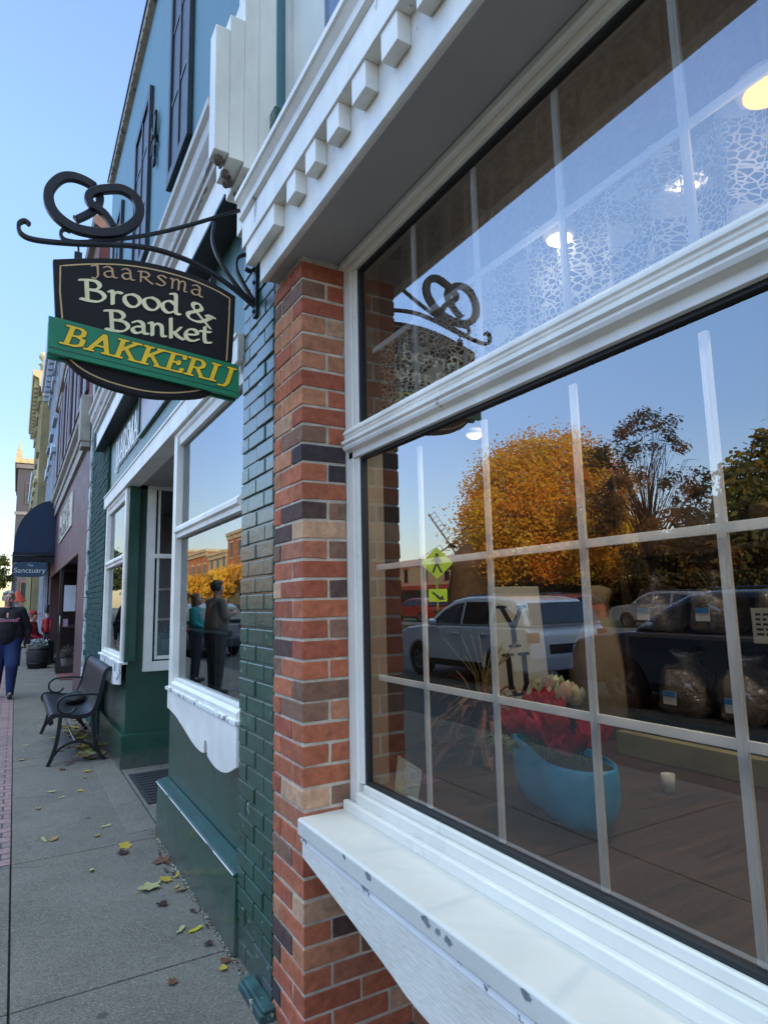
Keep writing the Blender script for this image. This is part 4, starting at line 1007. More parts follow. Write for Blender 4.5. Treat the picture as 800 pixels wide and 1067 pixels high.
for i in range(15):
    a = random.uniform(-.5, .5); f.color((.26, .20, .08)); f.tube([(1.58 + random.uniform(-.03, .03), 1.99, .78), (1.58 + a * .1 + random.uniform(-.02, .02), 2.0, 1.08), (1.58 + a * .35, 2.0 + random.uniform(-.05, .05), 1.12 + random.random() * .12)], .003, 4)
f.build('stalks', M['husk'], da)

# rail, shelves, bags of bread
f = MB(); f.box(2.02, 2.06, -1.2, 1.75, .776, .86); tag(f.build('display_rail', paint('pale_wood_rail', (.34, .29, .13), .45, .1, 5, .1), bevel=.003, loc=(2.04, .3, .776)), 'pale varnished wooden rail along the back of the window display floor', 'rail')
M['shelfwood'] = paint('dark_shelf_wood', (.035, .018, .010), .4, .2, 6, .1, stretch=(1, .2, 1))
sh = thing('display_shelf', 'dark wooden display shelf unit stacked with bags of bread behind the window rail', 'shelf', (2.5, .4, .775))
for z in (.90, 1.22, 1.55):
    f = MB(); f.box(2.25, 2.75, -1.2, 1.85, z - .02, z); f.build('shelf_board', M['shelfwood'], sh)
for y in (-1.2, .35, 1.86):
    f = MB(); f.box(2.25, 2.75, y - .01, y + .01, .776, 1.9); f.build('side_panel', M['shelfwood'], sh)
def plastic():
    m, t, b = nt('clear_bread_bag'); n1 = noise_n(t, opos(t), 22, 4, .6, 1.5); n2 = noise_n(t, opos(t), 7, 3)
    t.links.new(ramp(t, n2, [(.35, (.11, .075, .045)), (.65, (.24, .215, .19))]), b.inputs['Base Color']); b.inputs['Roughness'].default_value = .12; b.inputs['Coat Weight'].default_value = 1; b.inputs['Specular IOR Level'].default_value = .8
    bump(t, b, n1, 1., .02); return m
M['bag'] = plastic(); M['tagw'] = flat('white_price_tag', (.6, .62, .6), .5); M['tagb'] = flat('blue_tag_band', (.03, .2, .42), .5)
def bag(x, y, z, label, s=1.):
    l = thing('bread_bag', label, 'bread bag', (x, y, z), 'bags of bread on the display shelves')
    f = MB(); f.lathe([(.01, .0), (.085, .004), (.10, .03), (.102, .10), (.095, .155), (.07, .185), (.035, .20), (.03, .215), (.055, .245), (.01, .24)], (x, y, z), 34, sx=s, sy=s * 1.15)
    f.v = [(v[0] + .026 * noise.noise(Vector(v) * 16), v[1] + .026 * noise.noise(Vector((v[1], v[2], v[0])) * 16), max(z + .001, z + (v[2] - z) * s + .02 * noise.noise(Vector((v[2], v[0], v[1])) * 20))) for v in f.v]
    f.build('bag', M['bag'], l)
    f = MB(); f.box(x - .125 * s, x - .122 * s, y - .028, y + .028, z + .05, z + .10); tg = f.build('price_tag', M['tagw'], l)
    f = MB(); f.box(x - .125 * s - .0015, x - .125 * s - .0002, y - .028, y + .028, z + .08, z + .10); f.build('colour_band', M['tagb'], tg)
for i in range(11):
    bag(2.34, -.9 + i * .255 + random.uniform(-.02, .02), .90, 'clear plastic bag of bread with blue tag on the lowest display shelf')
    bag(2.36, -.86 + i * .262, 1.22, 'clear plastic bag of bread on the middle display shelf', .95)
for i in range(7): bag(2.18, -.8 + i * .33, .776, 'small clear bag of cookies on the floor behind the wooden rail', .75)
f = MB()
for i in range(9):
    y = -1.0 + i * .3; f.box(2.27, 2.29, y, y + .2, 1.56, 1.56 + random.uniform(.12, .26))
tag(f.build('boxes_row', M['shelfwood'], loc=(2.3, 0, 1.56)), 'row of boxes standing on the top display shelf', 'boxes', kind='stuff')
def paper(x, y, z, w_, h, lab, lines, mirror=False):
    l = thing('paper_notice', lab, 'notice', (x, y, z))
    f = MB(); f.box(x, x + .002, y - w_ / 2, y + w_ / 2, z, z + h); f.build('paper', flat('notice_paper', (.55, .50, .38), .7), l)
    f = MB()
    for i in range(lines):
        zz = z + h * (.85 - .7 * i / lines); yy = y + w_ * .4
        while yy > y - w_ * .38:
            k = random.uniform(.008, .02); f.box(x - .0008, x - .0004, max(yy - k, y - w_ * .42), yy, zz - .006, zz); yy -= k + .006
    f.build('printed_lines', M['black'], l)
paper(1.75, .97, 1.235, .11, .095, 'cream paper notice with lines of small print hanging inside the lower window', 5)
paper(1.75, .62, 1.22, .16, .12, 'wider printed paper notice at the right edge of the lower window', 3)
f = MB(); f.lathe([(.016, .776), (.021, .83), (.019, .83), (.014, .78)], (1.75, 1.33, 0), 18); tag(f.build('paper_cup', M['tagw'], loc=(1.75, 1.33, .776)), 'tiny white cup standing on the dark display floor near the rail', 'cup')
# brown paper sack figure (burlap) beside the letter board
f = MB(); f.lathe([(.12, .776), (.15, .85), (.14, 1.05), (.10, 1.2), (.05, 1.3), (.045, 1.34), (.07, 1.40), (.02, 1.42)], (2.27, 2.02, 0), 20)
f.v = [(v[0] + .02 * noise.noise(Vector(v) * 7), v[1] + .02 * noise.noise(Vector((v[2], v[0], v[1])) * 7), v[2]) for v in f.v]
tag(f.build('burlap_sack', paint('burlap', (.20, .14, .08), .9, .15, 10, .6, 120), loc=(2.27, 2.02, .776)), 'tall tied burlap sack standing right of the white letter board', 'sack')

# ---------------------------------------------------------------- bench
bn_ = thing('park_bench', 'black metal strap bench with looped armrests in front of the far display window', 'bench', (.55, 7.35, 0))
prof = spline([(.335, 0, .355), (.318, 0, .385), (.322, 0, .415), (.345, 0, .432), (.42, 0, .425), (.52, 0, .405), (.60, 0, .405), (.655, 0, .43), (.69, 0, .49), (.715, 0, .58), (.735, 0, .68), (.750, 0, .76), (.770, 0, .80), (.795, 0, .812), (.812, 0, .80)], 4)
BY0, BY1 = 6.50, 8.20
for i in range(23):
    y = BY0 + .04 + i * (BY1 - BY0 - .08) / 22
    f = MB(); f.bar([(p[0], y, p[2]) for p in prof], (0, 1, 0), .0305, .003); f.build('strap', M['iron'], bn_)
for z, x in ((.37, .332), (.805, .800)):
    f = MB(); f.tube([(x, BY0, z), (x, BY1, z)], .016, 8); f.build('cross_rod', M['iron'], bn_)
for y in (BY0, BY1):
    f = MB(); f.bar([(p[0], y, p[2] - .004) for p in prof], (0, 1, 0), .012, .018)
    sf = f.build('side_frame', M['iron'], bn_, bevel=.004)
    f = MB(); f.bar(spline([(.40, y, .41), (.392, y, .30), (.375, y, .18), (.345, y, .07), (.315, y, .0)], 5), (0, 1, 0), .016, .016); f.build('leg', M['iron'], bn_, bevel=.004)
    f = MB(); f.bar(spline([(.665, y, .43), (.672, y, .30), (.69, y, .18), (.72, y, .08), (.775, y, .0)], 5), (0, 1, 0), .016, .016); f.build('leg', M['iron'], bn_, bevel=.004)
    f = MB(); f.bar(spline([(.36, y, .085), (.42, y, .15), (.53, y, .185), (.64, y, .15), (.71, y, .075)], 5), (0, 1, 0), .012, .011); f.build('leg_brace', M['iron'], bn_, bevel=.003)
    f = MB(); f.bar(spline([(.71, y, .575), (.67, y, .585), (.60, y, .590), (.47, y, .590), (.41, y, .575), (.375, y, .53), (.38, y, .475), (.42, y, .44), (.47, y, .435), (.505, y, .455), (.52, y, .48)], 5), (0, 1, 0), .016, .009); f.build('armrest', M['iron'], bn_, bevel=.003)
f = MB(); f.tube([(.53, BY0, .182), (.53, BY1, .182)], .010, 8); f.build('stretcher', flat('grey_steel_rod', (.3, .3, .3), .3, 1), bn_)
f = MB(); f.ball((.58, 7.35, .455), (.10, .17, .055), 20, 12)
f.v = [(v[0] + .03 * noise.noise(Vector(v) * 9), v[1] + .05 * noise.noise(Vector((v[1], v[2], v[0])) * 8), max(.412, v[2] + .05 * noise.noise(Vector((v[2], v[0], v[1])) * 7))) for v in f.v]
tag(f.build('folded_jacket', paint('black_cloth', (.012, .012, .014), .85, .2, 12, .5, 60), loc=(.58, 7.35, .41)), 'crumpled black cloth bag lying on the seat of the metal bench', 'bag')

# ---------------------------------------------------------------- fallen leaves
LM = vcol('dry_fallen_leaf', .65, 70, .35, .4, .3, .15)
LC = {'yellow': (.52, .36, .05), 'pale': (.46, .42, .20), 'brown': (.17, .07, .035), 'tan': (.36, .22, .09), 'dark': (.06, .025, .018), 'lemon': (.56, .45, .02)}
def leafmesh(c, lobes, seed):
    rr = random.Random(seed); f = MB(); f.color(LC[c]); n = 26; vs = [(0, 0, 0)]
    for i in range(n):
        a = 2 * math.pi * i / n
        r = (.62 + .38 * abs(math.cos(a * lobes / 2))) * rr.uniform(.85, 1.1) if lobes else (.45 + .55 * abs(math.cos(a)) ** 1.5)
        vs.append((r * math.cos(a), r * math.sin(a) * (.8 if lobes else .6), .16 * rr.uniform(0, 1) * r + .12 * r * r))
    f.add(vs, [(0, i + 1, (i + 1) % n + 1) for i in range(n)]); f.tube([(-.3, 0, .0), (-.9, .05, .03), (-1.35, .12, .06)], .03, 4)
    o = f.build('fallen_leaf', LM, fix=False, smooth=True); return o
protos = {}
leaf_label = {}
def leaf(x, y, s, c, rot, lobes, label, group=None, z=.004):
    key = (c, lobes)
    if key not in protos:
        o = leafmesh(c, lobes, len(protos)); protos[key] = o
    else:
        o = protos[key].copy(); col.objects.link(o)
    for k_ in ('group',):
        if k_ in o.keys(): del o[k_]
    s *= 1.22
    o.location = (x, y, z); o.rotation_euler = (random.uniform(-.2, .2), random.uniform(-.2, .2), rot); o.scale = (s, s, s)
    tag(o, label, 'leaf', group)
leaf(.640, 3.47, .050, 'pale', .5, 5, 'large pale yellow maple leaf lying in the middle of the near sidewalk slab')
leaf(.725, 3.52, .034, 'yellow', 2.0, 5, 'yellow brown lobed leaf between the big pale leaf and the green plinth')
leaf(.66, 3.26, .026, 'dark', 1.0, 3, 'small dark curled leaf just below the big pale leaf')
leaf(.755, 3.78, .040, 'brown', .3, 5, 'reddish brown curled leaf against the foot of the green plinth')
leaf(.735, 2.94, .026, 'lemon', .2, 0, 'bright yellow oval leaf on the near sidewalk')
leaf(.680, 2.97, .026, 'pale', .9, 0, 'pale greenish leaf beside the bright yellow oval leaf')
leaf(.62, 4.12, .036, 'yellow', 2.4, 5, 'yellow leaf lying on the joint in front of the threshold strip')
leaf(.595, 4.02, .030, 'dark', 1.9, 3, 'dark brown curled leaf on the slab joint')
leaf(.42, 3.86, .024, 'pale', 1.5, 0, 'pale thin leaf alone left of the slab joint')
leaf(.565, 4.55, .026, 'pale', .2, 0, 'pale leaf beside the corner of the threshold strip')
for i, (x, y, c) in enumerate([(.22, 4.5, 'pale'), (.27, 4.48, 'tan'), (.36, 5.4, 'pale'), (.50, 5.5, 'yellow'), (.56, 5.9, 'tan'), (.60, 6.1, 'yellow'), (.31, 5.6, 'pale'), (.42, 6.3, 'brown'), (.21, 5.2, 'tan'), (.12, 6.9, 'tan'), (.26, 8.6, 'yellow'), (.16, 7.6, 'pale'), (.35, 9.3, 'pale'), (.2, 9.7, 'tan'), (.5, 4.4, 'tan'), (.57, 2.6, 'brown')]):
    leaf(x, y, random.uniform(.02, .03), c, random.uniform(0, 6), random.choice((0, 5)), 'small dry leaf scattered on the sidewalk between the bench and the camera', 'small leaves scattered on the sidewalk')
for i in range(15):
    y = random.uniform(2.5, 4.25); leaf(.785 - abs(random.gauss(0, .022)), y, random.uniform(.012, .022), random.choice(['tan', 'brown', 'dark', 'yellow']), random.uniform(0, 6), random.choice((0, 3)), 'small dry leaf caught against the foot of the green plinth', 'leaves caught along the plinth foot', .008)
for i in range(95):
    x = min(.80, .57 + abs(random.gauss(0, .12))) if random.random() < .8 else random.uniform(.4, .8); y = random.uniform(6.45, 8.6)
    leaf(x, y, random.uniform(.028, .05), random.choice(['yellow', 'tan', 'tan', 'brown', 'pale', 'lemon']), random.uniform(0, 6), random.choice((0, 3, 5)), 'dry autumn leaf in the drift under the metal bench', 'leaves drifted under the bench', .004 + random.random() * .05)
f = MB()
for i in range(900):
    y = random.uniform(2.3, 4.3); x = .812 - abs(random.gauss(0, .010)); s = random.uniform(.002, .007); z = random.uniform(.0, .006)
    f.color(random.choice([(.2, .13, .07), (.1, .08, .06), (.33, .27, .18), (.45, .42, .36)])); a = random.uniform(0, 6)
    f.add([(x + s * math.cos(a), y + s * math.sin(a) * 1.5, z), (x - s * math.sin(a), y + s * math.cos(a) * 1.5, z + s * .6), (x - s * math.cos(a), y - s * math.sin(a), z), (x, y, z + s)], [(0, 1, 3), (1, 2, 3), (2, 0, 3)])
tag(f.build('dirt_line', LM, fix=False, loc=(.8, 3.3, 0)), 'crumbled leaf litter and grit along the foot of the green wall', 'litter', kind='stuff')
# ---------------------------------------------------------------- people
def capsules(mb, segs, n=12):
    for a, b, ra, rb in segs:
        a = Vector(a); b = Vector(b); d_ = (b - a)
        if d_.length < 1e-4: mb.ball(a, ra, n, 8); continue
        t_ = d_.normalized(); P = []; rr = []
        for k in (-1, -.8, -.45, 0): P.append(a + t_ * ra * k); rr.append(max(.002, ra * math.sqrt(max(0, 1 - k * k))))
        for k in (0, .45, .8, 1): P.append(b + t_ * rb * k); rr.append(max(.002, rb * math.sqrt(max(0, 1 - k * k))))
        mb.tube(P, rr, n)
def remesh(o, vox, it=4, fac=.6):
    m = o.modifiers.new('r', 'REMESH'); m.mode = 'VOXEL'; m.voxel_size = vox; m.use_smooth_shade = True
    if it: s = o.modifiers.new('s', 'SMOOTH'); s.iterations = it; s.factor = fac
def person(x, y, rot, h, label, J={}, bulk=1.0, top=(.02, .02, .022), legs=(.02, .03, .07), hairc=(.3, .3, .3), hair='short', shoe=(.02, .02, .02), skin=None, glasses=False, z=0., vox=.011, group=None, seated=False, cap=None):
    k = h / 1.70; V = lambda *p: Vector(p) * k
    j = dict(pel=(0, 0, .94), chest=(0, 0, 1.28), neck=(0, 0, 1.43), head=(0, -.02, 1.585),
             hl=(.09, 0, .90), kl=(.10, -.02, .48), al=(.10, 0, .09), hr=(-.09, 0, .90), kr=(-.10, -.02, .48), ar=(-.10, 0, .09),
             sl=(.19, 0, 1.38), el=(.25, .02, 1.10), wl=(.27, -.06, .86), sr=(-.19, 0, 1.38), er=(-.25, .02, 1.10), wr=(-.27, -.06, .86))
    j.update(J); j = {a: V(*b) for a, b in j.items()}; B = bulk
    sk = MB(); hd = j['head']
    sk.ball(hd + V(0, .01, .02), (.076 * k, .092 * k, .100 * k), 16, 12); sk.ball(hd + V(0, -.028, -.045), (.056 * k, .060 * k, .062 * k), 14, 10)
    sk.ball(hd + V(0, -.062, -.090), (.026 * k, .022 * k, .02 * k)); sk.ball(hd + V(0, -.093, -.012), (.013 * k, .018 * k, .026 * k)); sk.ball(hd + V(0, -.10, -.028), (.017 * k, .014 * k, .012 * k))
    sk.ball(hd + V(0, -.080, -.060), (.026 * k, .016 * k, .010 * k)); sk.ball(hd + V(0, -.078, .030), (.05 * k, .014 * k, .013 * k))
    for s in (-1, 1): sk.ball(hd + V(s * .077, .012, -.005), (.010 * k, .018 * k, .030 * k)); sk.ball(hd + V(s * .04, -.062, -.03), (.024 * k, .022 * k, .024 * k))
    capsules(sk, [(j['neck'] - V(0, 0, .04), hd - V(0, -.01, .06), .056 * k, .052 * k)])
    for s, a in (('l', 1), ('r', -1)):
        e, w_ = j['e' + s], j['w' + s]; d_ = (w_ - e).normalized()
        capsules(sk, [(j['s' + s], e, .042 * k, .036 * k), (e, w_, .036 * k, .025 * k), (w_, w_ + d_ * .045 * k, .026 * k, .030 * k), (w_ + d_ * .045 * k, w_ + d_ * .085 * k, .026 * k, .022 * k)])
        side = d_.cross(Vector((a, 0, 0))).normalized()   # across the palm (front to back)
        fw = Vector((-a, 0, 0))
        for q, L in ((-1.5, .062), (-.5, .075), (.5, .070), (1.5, .055)):
            b0 = w_ + d_ * .085 * k + side * q * .016 * k; b1 = b0 + (d_ * .6 + fw * .12) * L * k; b2 = b1 + (d_ * .35 + fw * .35) * L * k
            capsules(sk, [(b0, b1, .0088 * k, .008 * k), (b1, b2, .008 * k, .007 * k)], 8)
        t0 = w_ + d_ * .03 * k - side * .026 * k; t1 = t0 - side * .022 * k + d_ * .03 * k; capsules(sk, [(t0, t1, .012 * k, .010 * k), (t1, t1 + d_ * .03 * k + fw * .012 * k, .010 * k, .008 * k)], 8)
        capsules(sk, [(j['h' + s], j['k' + s], .07 * k, .05 * k), (j['k' + s], j['a' + s], .05 * k, .035 * k), (j['a' + s], j['a' + s] + V(0, -.09, -.045), .035 * k, .028 * k)])
    capsules(sk, [(j['pel'], j['chest'], .11 * k, .12 * k), (j['sl'] * .8 + j['sr'] * .2, j['sr'] * .8 + j['sl'] * .2, .05 * k, .05 * k), (j['hl'], j['hr'], .08 * k, .08 * k), (j['chest'], j['neck'], .10 * k, .05 * k)])
    loc = (x, y, z)
    me_skin = skin or M['skin']
    body = sk.build('person', me_skin); body.location = loc; body.rotation_euler = (0, 0, rot); body['_o'] = [0., 0., 0.]
    remesh(body, vox * .75 if not seated else vox, 2)
    tag(body, label, 'person', group)
    tp = MB()
    c, p = j['chest'], j['pel']
    for s in (-.5, .5):
        capsules(tp, [(p + V(s * .15 * B, -.01 * B, .06), c + V(s * .16, -.01, .02), .115 * k * B, .105 * k * (1 + (B - 1) * .5))], 16)
    capsules(tp, [(p + V(0, -.03 * B, .04), p + V(0, -.04 * B, .18), .125 * k * B, .13 * k * B), (j['sl'] * .85 + j['sr'] * .15, j['sr'] * .85 + j['sl'] * .15, .068 * k, .068 * k), (c, j['neck'] - V(0, 0, .04), .11 * k, .075 * k)], 16)
    for s in 'lr': capsules(tp, [(j['s' + s], j['e' + s], .066 * k * (1 + (B - 1) * .6), .055 * k * (1 + (B - 1) * .5)), (j['e' + s], j['w' + s] + (j['e' + s] - j['w' + s]) * .08, .053 * k, .040 * k)], 14)
    o = tp.build('sweater', paint('cloth_top', top, .9, .2, 7, .4, 60), body); remesh(o, vox)
    lg = MB()
    capsules(lg, [(j['hl'] + V(.01, 0, .03), j['hr'] + V(-.01, 0, .03), .115 * k * B, .115 * k * B)], 16)
    for s in 'lr': capsules(lg, [(j['h' + s], j['k' + s], .10 * k * B, .072 * k * B), (j['k' + s], j['a' + s] + V(0, 0, -.02), .070 * k * B, .058 * k)], 14)
    o = lg.build('trousers', paint('cloth_trousers', legs, .9, .25, 6, .4, 70), body); remesh(o, vox)
    for s in 'lr':
        sh_ = MB(); a = j['a' + s]; capsules(sh_, [(a + V(0, .03, -.05), a + V(0, -.14, -.055), .042 * k, .038 * k), (a, a + V(0, -.05, -.04), .045 * k, .042 * k)])
        o = sh_.build('shoe', paint('shoe_leather', shoe, .6, .2, 10, .1), body); remesh(o, vox * .8, 2)
    hm = MB()
    if hair == 'short':
        hm.ball(hd + V(0, .028, .042), (.090 * k, .092 * k, .098 * k), 18, 12); hm.ball(hd + V(.04, -.03, .085), (.05 * k, .045 * k, .03 * k)); hm.ball(hd + V(-.04, -.03, .085), (.05 * k, .045 * k, .03 * k))
        for s in (-1, 1): hm.ball(hd + V(s * .078, .02, .01), (.022 * k, .045 * k, .05 * k))
    elif hair == 'long':
        hm.ball(hd + V(0, .025, .04), (.090 * k, .09 * k, .095 * k), 18, 12); hm.ball(hd + V(0, .055, -.08), (.095 * k, .05 * k, .12 * k), 14, 10)
        for s in (-1, 1): hm.ball(hd + V(s * .082, .01, -.05), (.022 * k, .04 * k, .10 * k))
    if hm.v:
        hm.v = [(v[0], max(v[1], (hd.y - .074 * k) if v[2] > hd.z + .06 * k else hd.y - .02 * k), v[2]) for v in hm.v]
        o = hm.build('hair', paint('hair', hairc, .7, .3, 25, .8, 90, stretch=(1, 1, .3)), body); remesh(o, vox * .8, 2)
    if cap:
        cm = MB(); cm.lathe([(.098 * k, hd.z + .035 * k), (.100 * k, hd.z + .07 * k), (.07 * k, hd.z + .125 * k), (.01, hd.z + .135 * k)], (hd.x, hd.y + .01, 0), 18); cm.ball(hd + V(0, -.12, .045), (.07 * k, .06 * k, .008 * k)); cm.build('cap', paint('cap_cloth', cap, .8, .1, 8, .2), body)
    for s in (-1, 1):
        e_ = MB(); e_.ball(hd + V(s * .030, -.074, .006), .0125 * k, 10, 8); ey = e_.build('eye', M['tagw'], body)
        e_ = MB(); e_.ball(hd + V(s * .030, -.084, .006), .0055 * k, 8, 6); e_.build('iris', M['black'], ey)
    e_ = MB(); e_.ball(hd + V(0, -.092, -.060), (.022 * k, .006 * k, .006 * k)); e_.build('mouth', paint('lips', (.35, .10, .09), .5, .1, 9, 0), body)
    if glasses:
        gm_ = MB()
        for s in (-1, 1):
            c_ = hd + V(s * .032, -.094, .005); gm_.tube([c_ + V(.024 * math.cos(a), 0, .018 * math.sin(a)) for a in [i * math.pi / 6 for i in range(13)]], .0018 * k, 5)
            gm_.tube([hd + V(s * .056, -.094, .01), hd + V(s * .080, .0, .01)], .0018 * k, 5)
        gm_.tube([hd + V(-.010, -.095, .008), hd + V(.010, -.095, .008)], .0018 * k, 5); gm_.build('glasses', M['iron'], body)
    return body, k, j
W_ = dict(kl=(.10, -.20, .50), al=(.095, -.20, .10), kr=(-.10, .02, .48), ar=(-.10, .22, .16), el=(.30, .04, 1.10), wl=(.31, .0, .84), er=(-.30, .02, 1.10), wr=(-.31, -.12, .86))
woman, kw, jw = person(-.095, 11.85, 0, 1.65, 'grey haired person with glasses, black sweatshirt and blue jeans walking towards the camera', W_, 1.34, (.014, .012, .016), (.012, .028, .10), (.30, .28, .25), 'short', glasses=True, vox=.010)
f = MB(); txt = bpy.data.curves.new('chest_lettering', 'FONT'); txt.body = 'Blessed!'; txt.size = .085; txt.align_x = 'CENTER'; txt.extrude = .001; txt.shear = .3
to = bpy.data.objects.new('chest_lettering', txt); col.objects.link(to); dg = bpy.context.evaluated_depsgraph_get()
me = bpy.data.meshes.new_from_object(to.evaluated_get(dg)); bpy.data.objects.remove(to)
def text_mesh(body, size, mt_, parent, loc, rot, name='lettering', shear=0, extr=.001, sx=1.):
    c = bpy.data.curves.new(name, 'FONT'); c.body = body; c.size = size; c.align_x = 'CENTER'; c.align_y = 'CENTER'; c.extrude = extr; c.shear = shear
    o = bpy.data.objects.new(name, c); col.objects.link(o); dg = bpy.context.evaluated_depsgraph_get(); dg.update()
    me = bpy.data.meshes.new_from_object(o.evaluated_get(dg)); bpy.data.objects.remove(o)
    me.materials.clear(); me.materials.append(mt_); o = bpy.data.objects.new(name, me); col.objects.link(o)
    if parent is not None:
        o.parent = parent; q = org(parent); loc = Vector(loc) - q
    o.location = loc; o.rotation_euler = rot; o.scale = (sx, 1, 1); return o
text_mesh('Blessed!', .085, flat('pink_print', (.6, .22, .3), .7), woman, (0.02, -.205, 1.20), (R(90 - 4), 0, 0), 'chest_lettering', .3, .012)
person(-1.02, 10.1, R(-100), 1.74, 'person in a dark brown jacket and dark trousers mirrored in the green shop window', dict(el=(.24, -.04, 1.14), wl=(.10, -.24, 1.20), er=(-.24, -.04, 1.14), wr=(-.10, -.24, 1.20)), 1.3, (.20, .165, .13), (.055, .06, .055), (.05, .04, .03), 'short', vox=.016)
person(-1.15, 11.9, R(-60), 1.58, 'smaller long haired person in a teal zip top mirrored in the green shop window', dict(el=(.23, -.04, 1.12), wl=(.12, -.22, 1.02), er=(-.23, .0, 1.12), wr=(-.14, -.2, .98)), 1.0, (.01, .22, .22), (.02, .022, .03), (.12, .06, .03), 'long', vox=.015)
SIT = dict(pel=(0, 0, .55), chest=(0, -.02, .88), neck=(0, -.02, 1.03), head=(0, -.05, 1.18), hl=(.09, -.02, .50), kl=(.13, -.44, .50), al=(.13, -.46, .10), hr=(-.09, -.02, .50), kr=(-.12, -.44, .50), ar=(-.12, -.40, .10), sl=(.19, -.02, .98), el=(.26, -.06, .72), wl=(.18, -.30, .62), sr=(-.19, -.02, .98), er=(-.26, -.06, .72), wr=(-.18, -.30, .62))
person(.36, 18.3, R(70), 1.72, 'seated person in a red cap and black vest over red sleeves outside the far shops', SIT, 1.1, (.30, .015, .03), (.02, .02, .025), (.2, .15, .1), 'short', cap=(.4, .02, .02), vox=.02, seated=True)
pc_ = thing('patio_chair', 'dark metal chair under the seated person with the red cap', 'chair', (.36, 18.3, 0))
for dx in (-.2, .2):
    for dy in (-.2, .2):
        f = MB(); f.tube([(.36 + dx, 18.3 + dy, 0), (.36 + dx * .9, 18.3 + dy * .9, .42)], .014, 6); f.build('leg', M['iron'], pc_)
f = MB(); f.box(.14, .58, 18.08, 18.52, .42, .445); f.build('seat', M['iron'], pc_, bevel=.008)
f = MB(); f.box(.14, .165, 18.08, 18.52, .445, .85); f.build('backrest', M['iron'], pc_, bevel=.008)

# nutcracker style figure on a dark barrel-like planter
pl_ = thing('barrel_planter', 'dark round barrel planter standing against the far shop fronts', 'planter', (.52, 17.1, 0))
f = MB(); f.lathe([(.20, 0), (.235, .2), (.245, .35), (.225, .52), (.20, .52), (.20, .46)], (.52, 17.1, 0), 22); f.build('barrel', paint('dark_barrel', (.025, .02, .018), .6, .2, 8, .3), pl_)
for z in (.1, .42):
    f = MB(); f.lathe([(.238, z), (.248, z + .02), (.238, z + .04)], (.52, 17.1, 0), 22, caps=False); f.build('hoop', M['iron'], pl_)
f = MB()
for i in range(240):
    a = random.uniform(0, 6.28); r_ = random.uniform(0, .17); p = Vector((.52 + r_ * math.cos(a), 17.1 + r_ * math.sin(a), .47 + random.random() * .18)); s = .03
    f.color(random.choice([(.4, .42, .42), (.25, .3, .28), (.45, .40, .42)])); q = Vector((random.uniform(-1, 1), random.uniform(-1, 1), random.uniform(-1, 1))).normalized(); u = q.orthogonal().normalized(); f.add([p, p + u * s + q * s * .4, p + q * s * 1.6, p - u * s + q * s * .4], [(0, 1, 2, 3)])
f.build('silvery_foliage', PET['red'], pl_, fix=False)
nf = thing('toy_soldier', 'small toy soldier figure with black hat and red coat beside the barrel planter', 'figurine', (.70, 17.9, 0))
for s in (-1, 1):
    f = MB(); f.tube([(.70 + s * .06, 17.9, .06), (.70 + s * .055, 17.9, .75)], [.05, .055], 12); f.build('leg', flat('black_boots', (.02, .02, .02), .3), nf)
    f = MB(); f.tube([(.70 + s * .15, 17.9, 1.12), (.70 + s * .17, 17.88, .92), (.70 + s * .14, 17.82, .76)], [.045, .04, .035], 10); f.build('arm', flat('red_coat', (.4, .02, .03), .4), nf)
f = MB(); f.lathe([(.11, .72), (.12, .85), (.10, .95), (.135, 1.12), (.12, 1.17), (.04, 1.19)], (.70, 17.9, 0), 16, sy=.8); f.build('coat', flat('red_coat', (.4, .02, .03), .4), nf)
f = MB(); f.ball((.70, 17.9, 1.27), (.075, .075, .09), 14, 10); f.build('head', M['skin'], nf)
f = MB(); f.ball((.70, 17.83, 1.22), (.055, .02, .05)); f.build('beard', M['tagw'], nf)
f = MB(); f.lathe([(.08, 1.33), (.085, 1.35), (.075, 1.42), (.09, 1.56), (.01, 1.58)], (.70, 17.9, 0), 16); f.build('hat', M['black'], nf)

for ch in nf.children:
    for v in ch.data.vertices: v.co.x *= .55; v.co.y *= .6; v.co.z = v.co.z * .80
nf.location = (.69, 17.9, .20)
f = MB(); f.box(.60, .78, 17.8, 18.0, .0, .245); tag(f.build('wooden_crate', M['brown_metal'], bevel=.005, loc=(.69, 17.9, 0)), 'low dark crate under the toy soldier figure', 'crate')

# ---------------------------------------------------------------- next shop: maroon front
mb_ = thing('maroon_building', 'maroon painted building with beige ledge and dark recessed shop entrance beyond the green shop', 'building', (.82, 14, 0))
f = MB(); f.box(.80, 6, 9.5, 10.75, 0, 3.66); f.box(.80, 6, 10.75, 19.4, 2.30, 3.66); f.box(.80, 1.2, 19.4, 19.9, 0, 3.66); f.build('wall', M['maroon'], mb_)
f = MB(); f.box(.80, 6, 9.5, 19.9, 4.1, 6.9); f.build('upper_wall', M['redbrick_far'], mb_)
f = MB(); f.py([(.80, 3.665), (.75, 3.67), (.75, 3.86), (.72, 3.87), (.72, 3.98), (.66, 4.02), (.65, 4.08), (.80, 4.14), (2, 4.14), (2, 3.665)], 9.75, 19.9); f.build('ledge', M['beige'], mb_)
f = MB(); f.box(.66, .80, 9.55, 9.85, 3.68, 4.35); f.box(.68, .80, 9.56, 9.84, 3.60, 3.68); f.build('ledge_end_block', M['beige'], mb_, bevel=.01)
f = MB(); f.py([(.80, 6.9), (.72, 6.95), (.70, 7.05), (.80, 7.1), (2, 7.1), (2, 6.9)], 9.5, 19.9); f.build('roof_cornice', paint('brown_cornice', (.12, .07, .06), .6, .2, 6, .2), mb_)
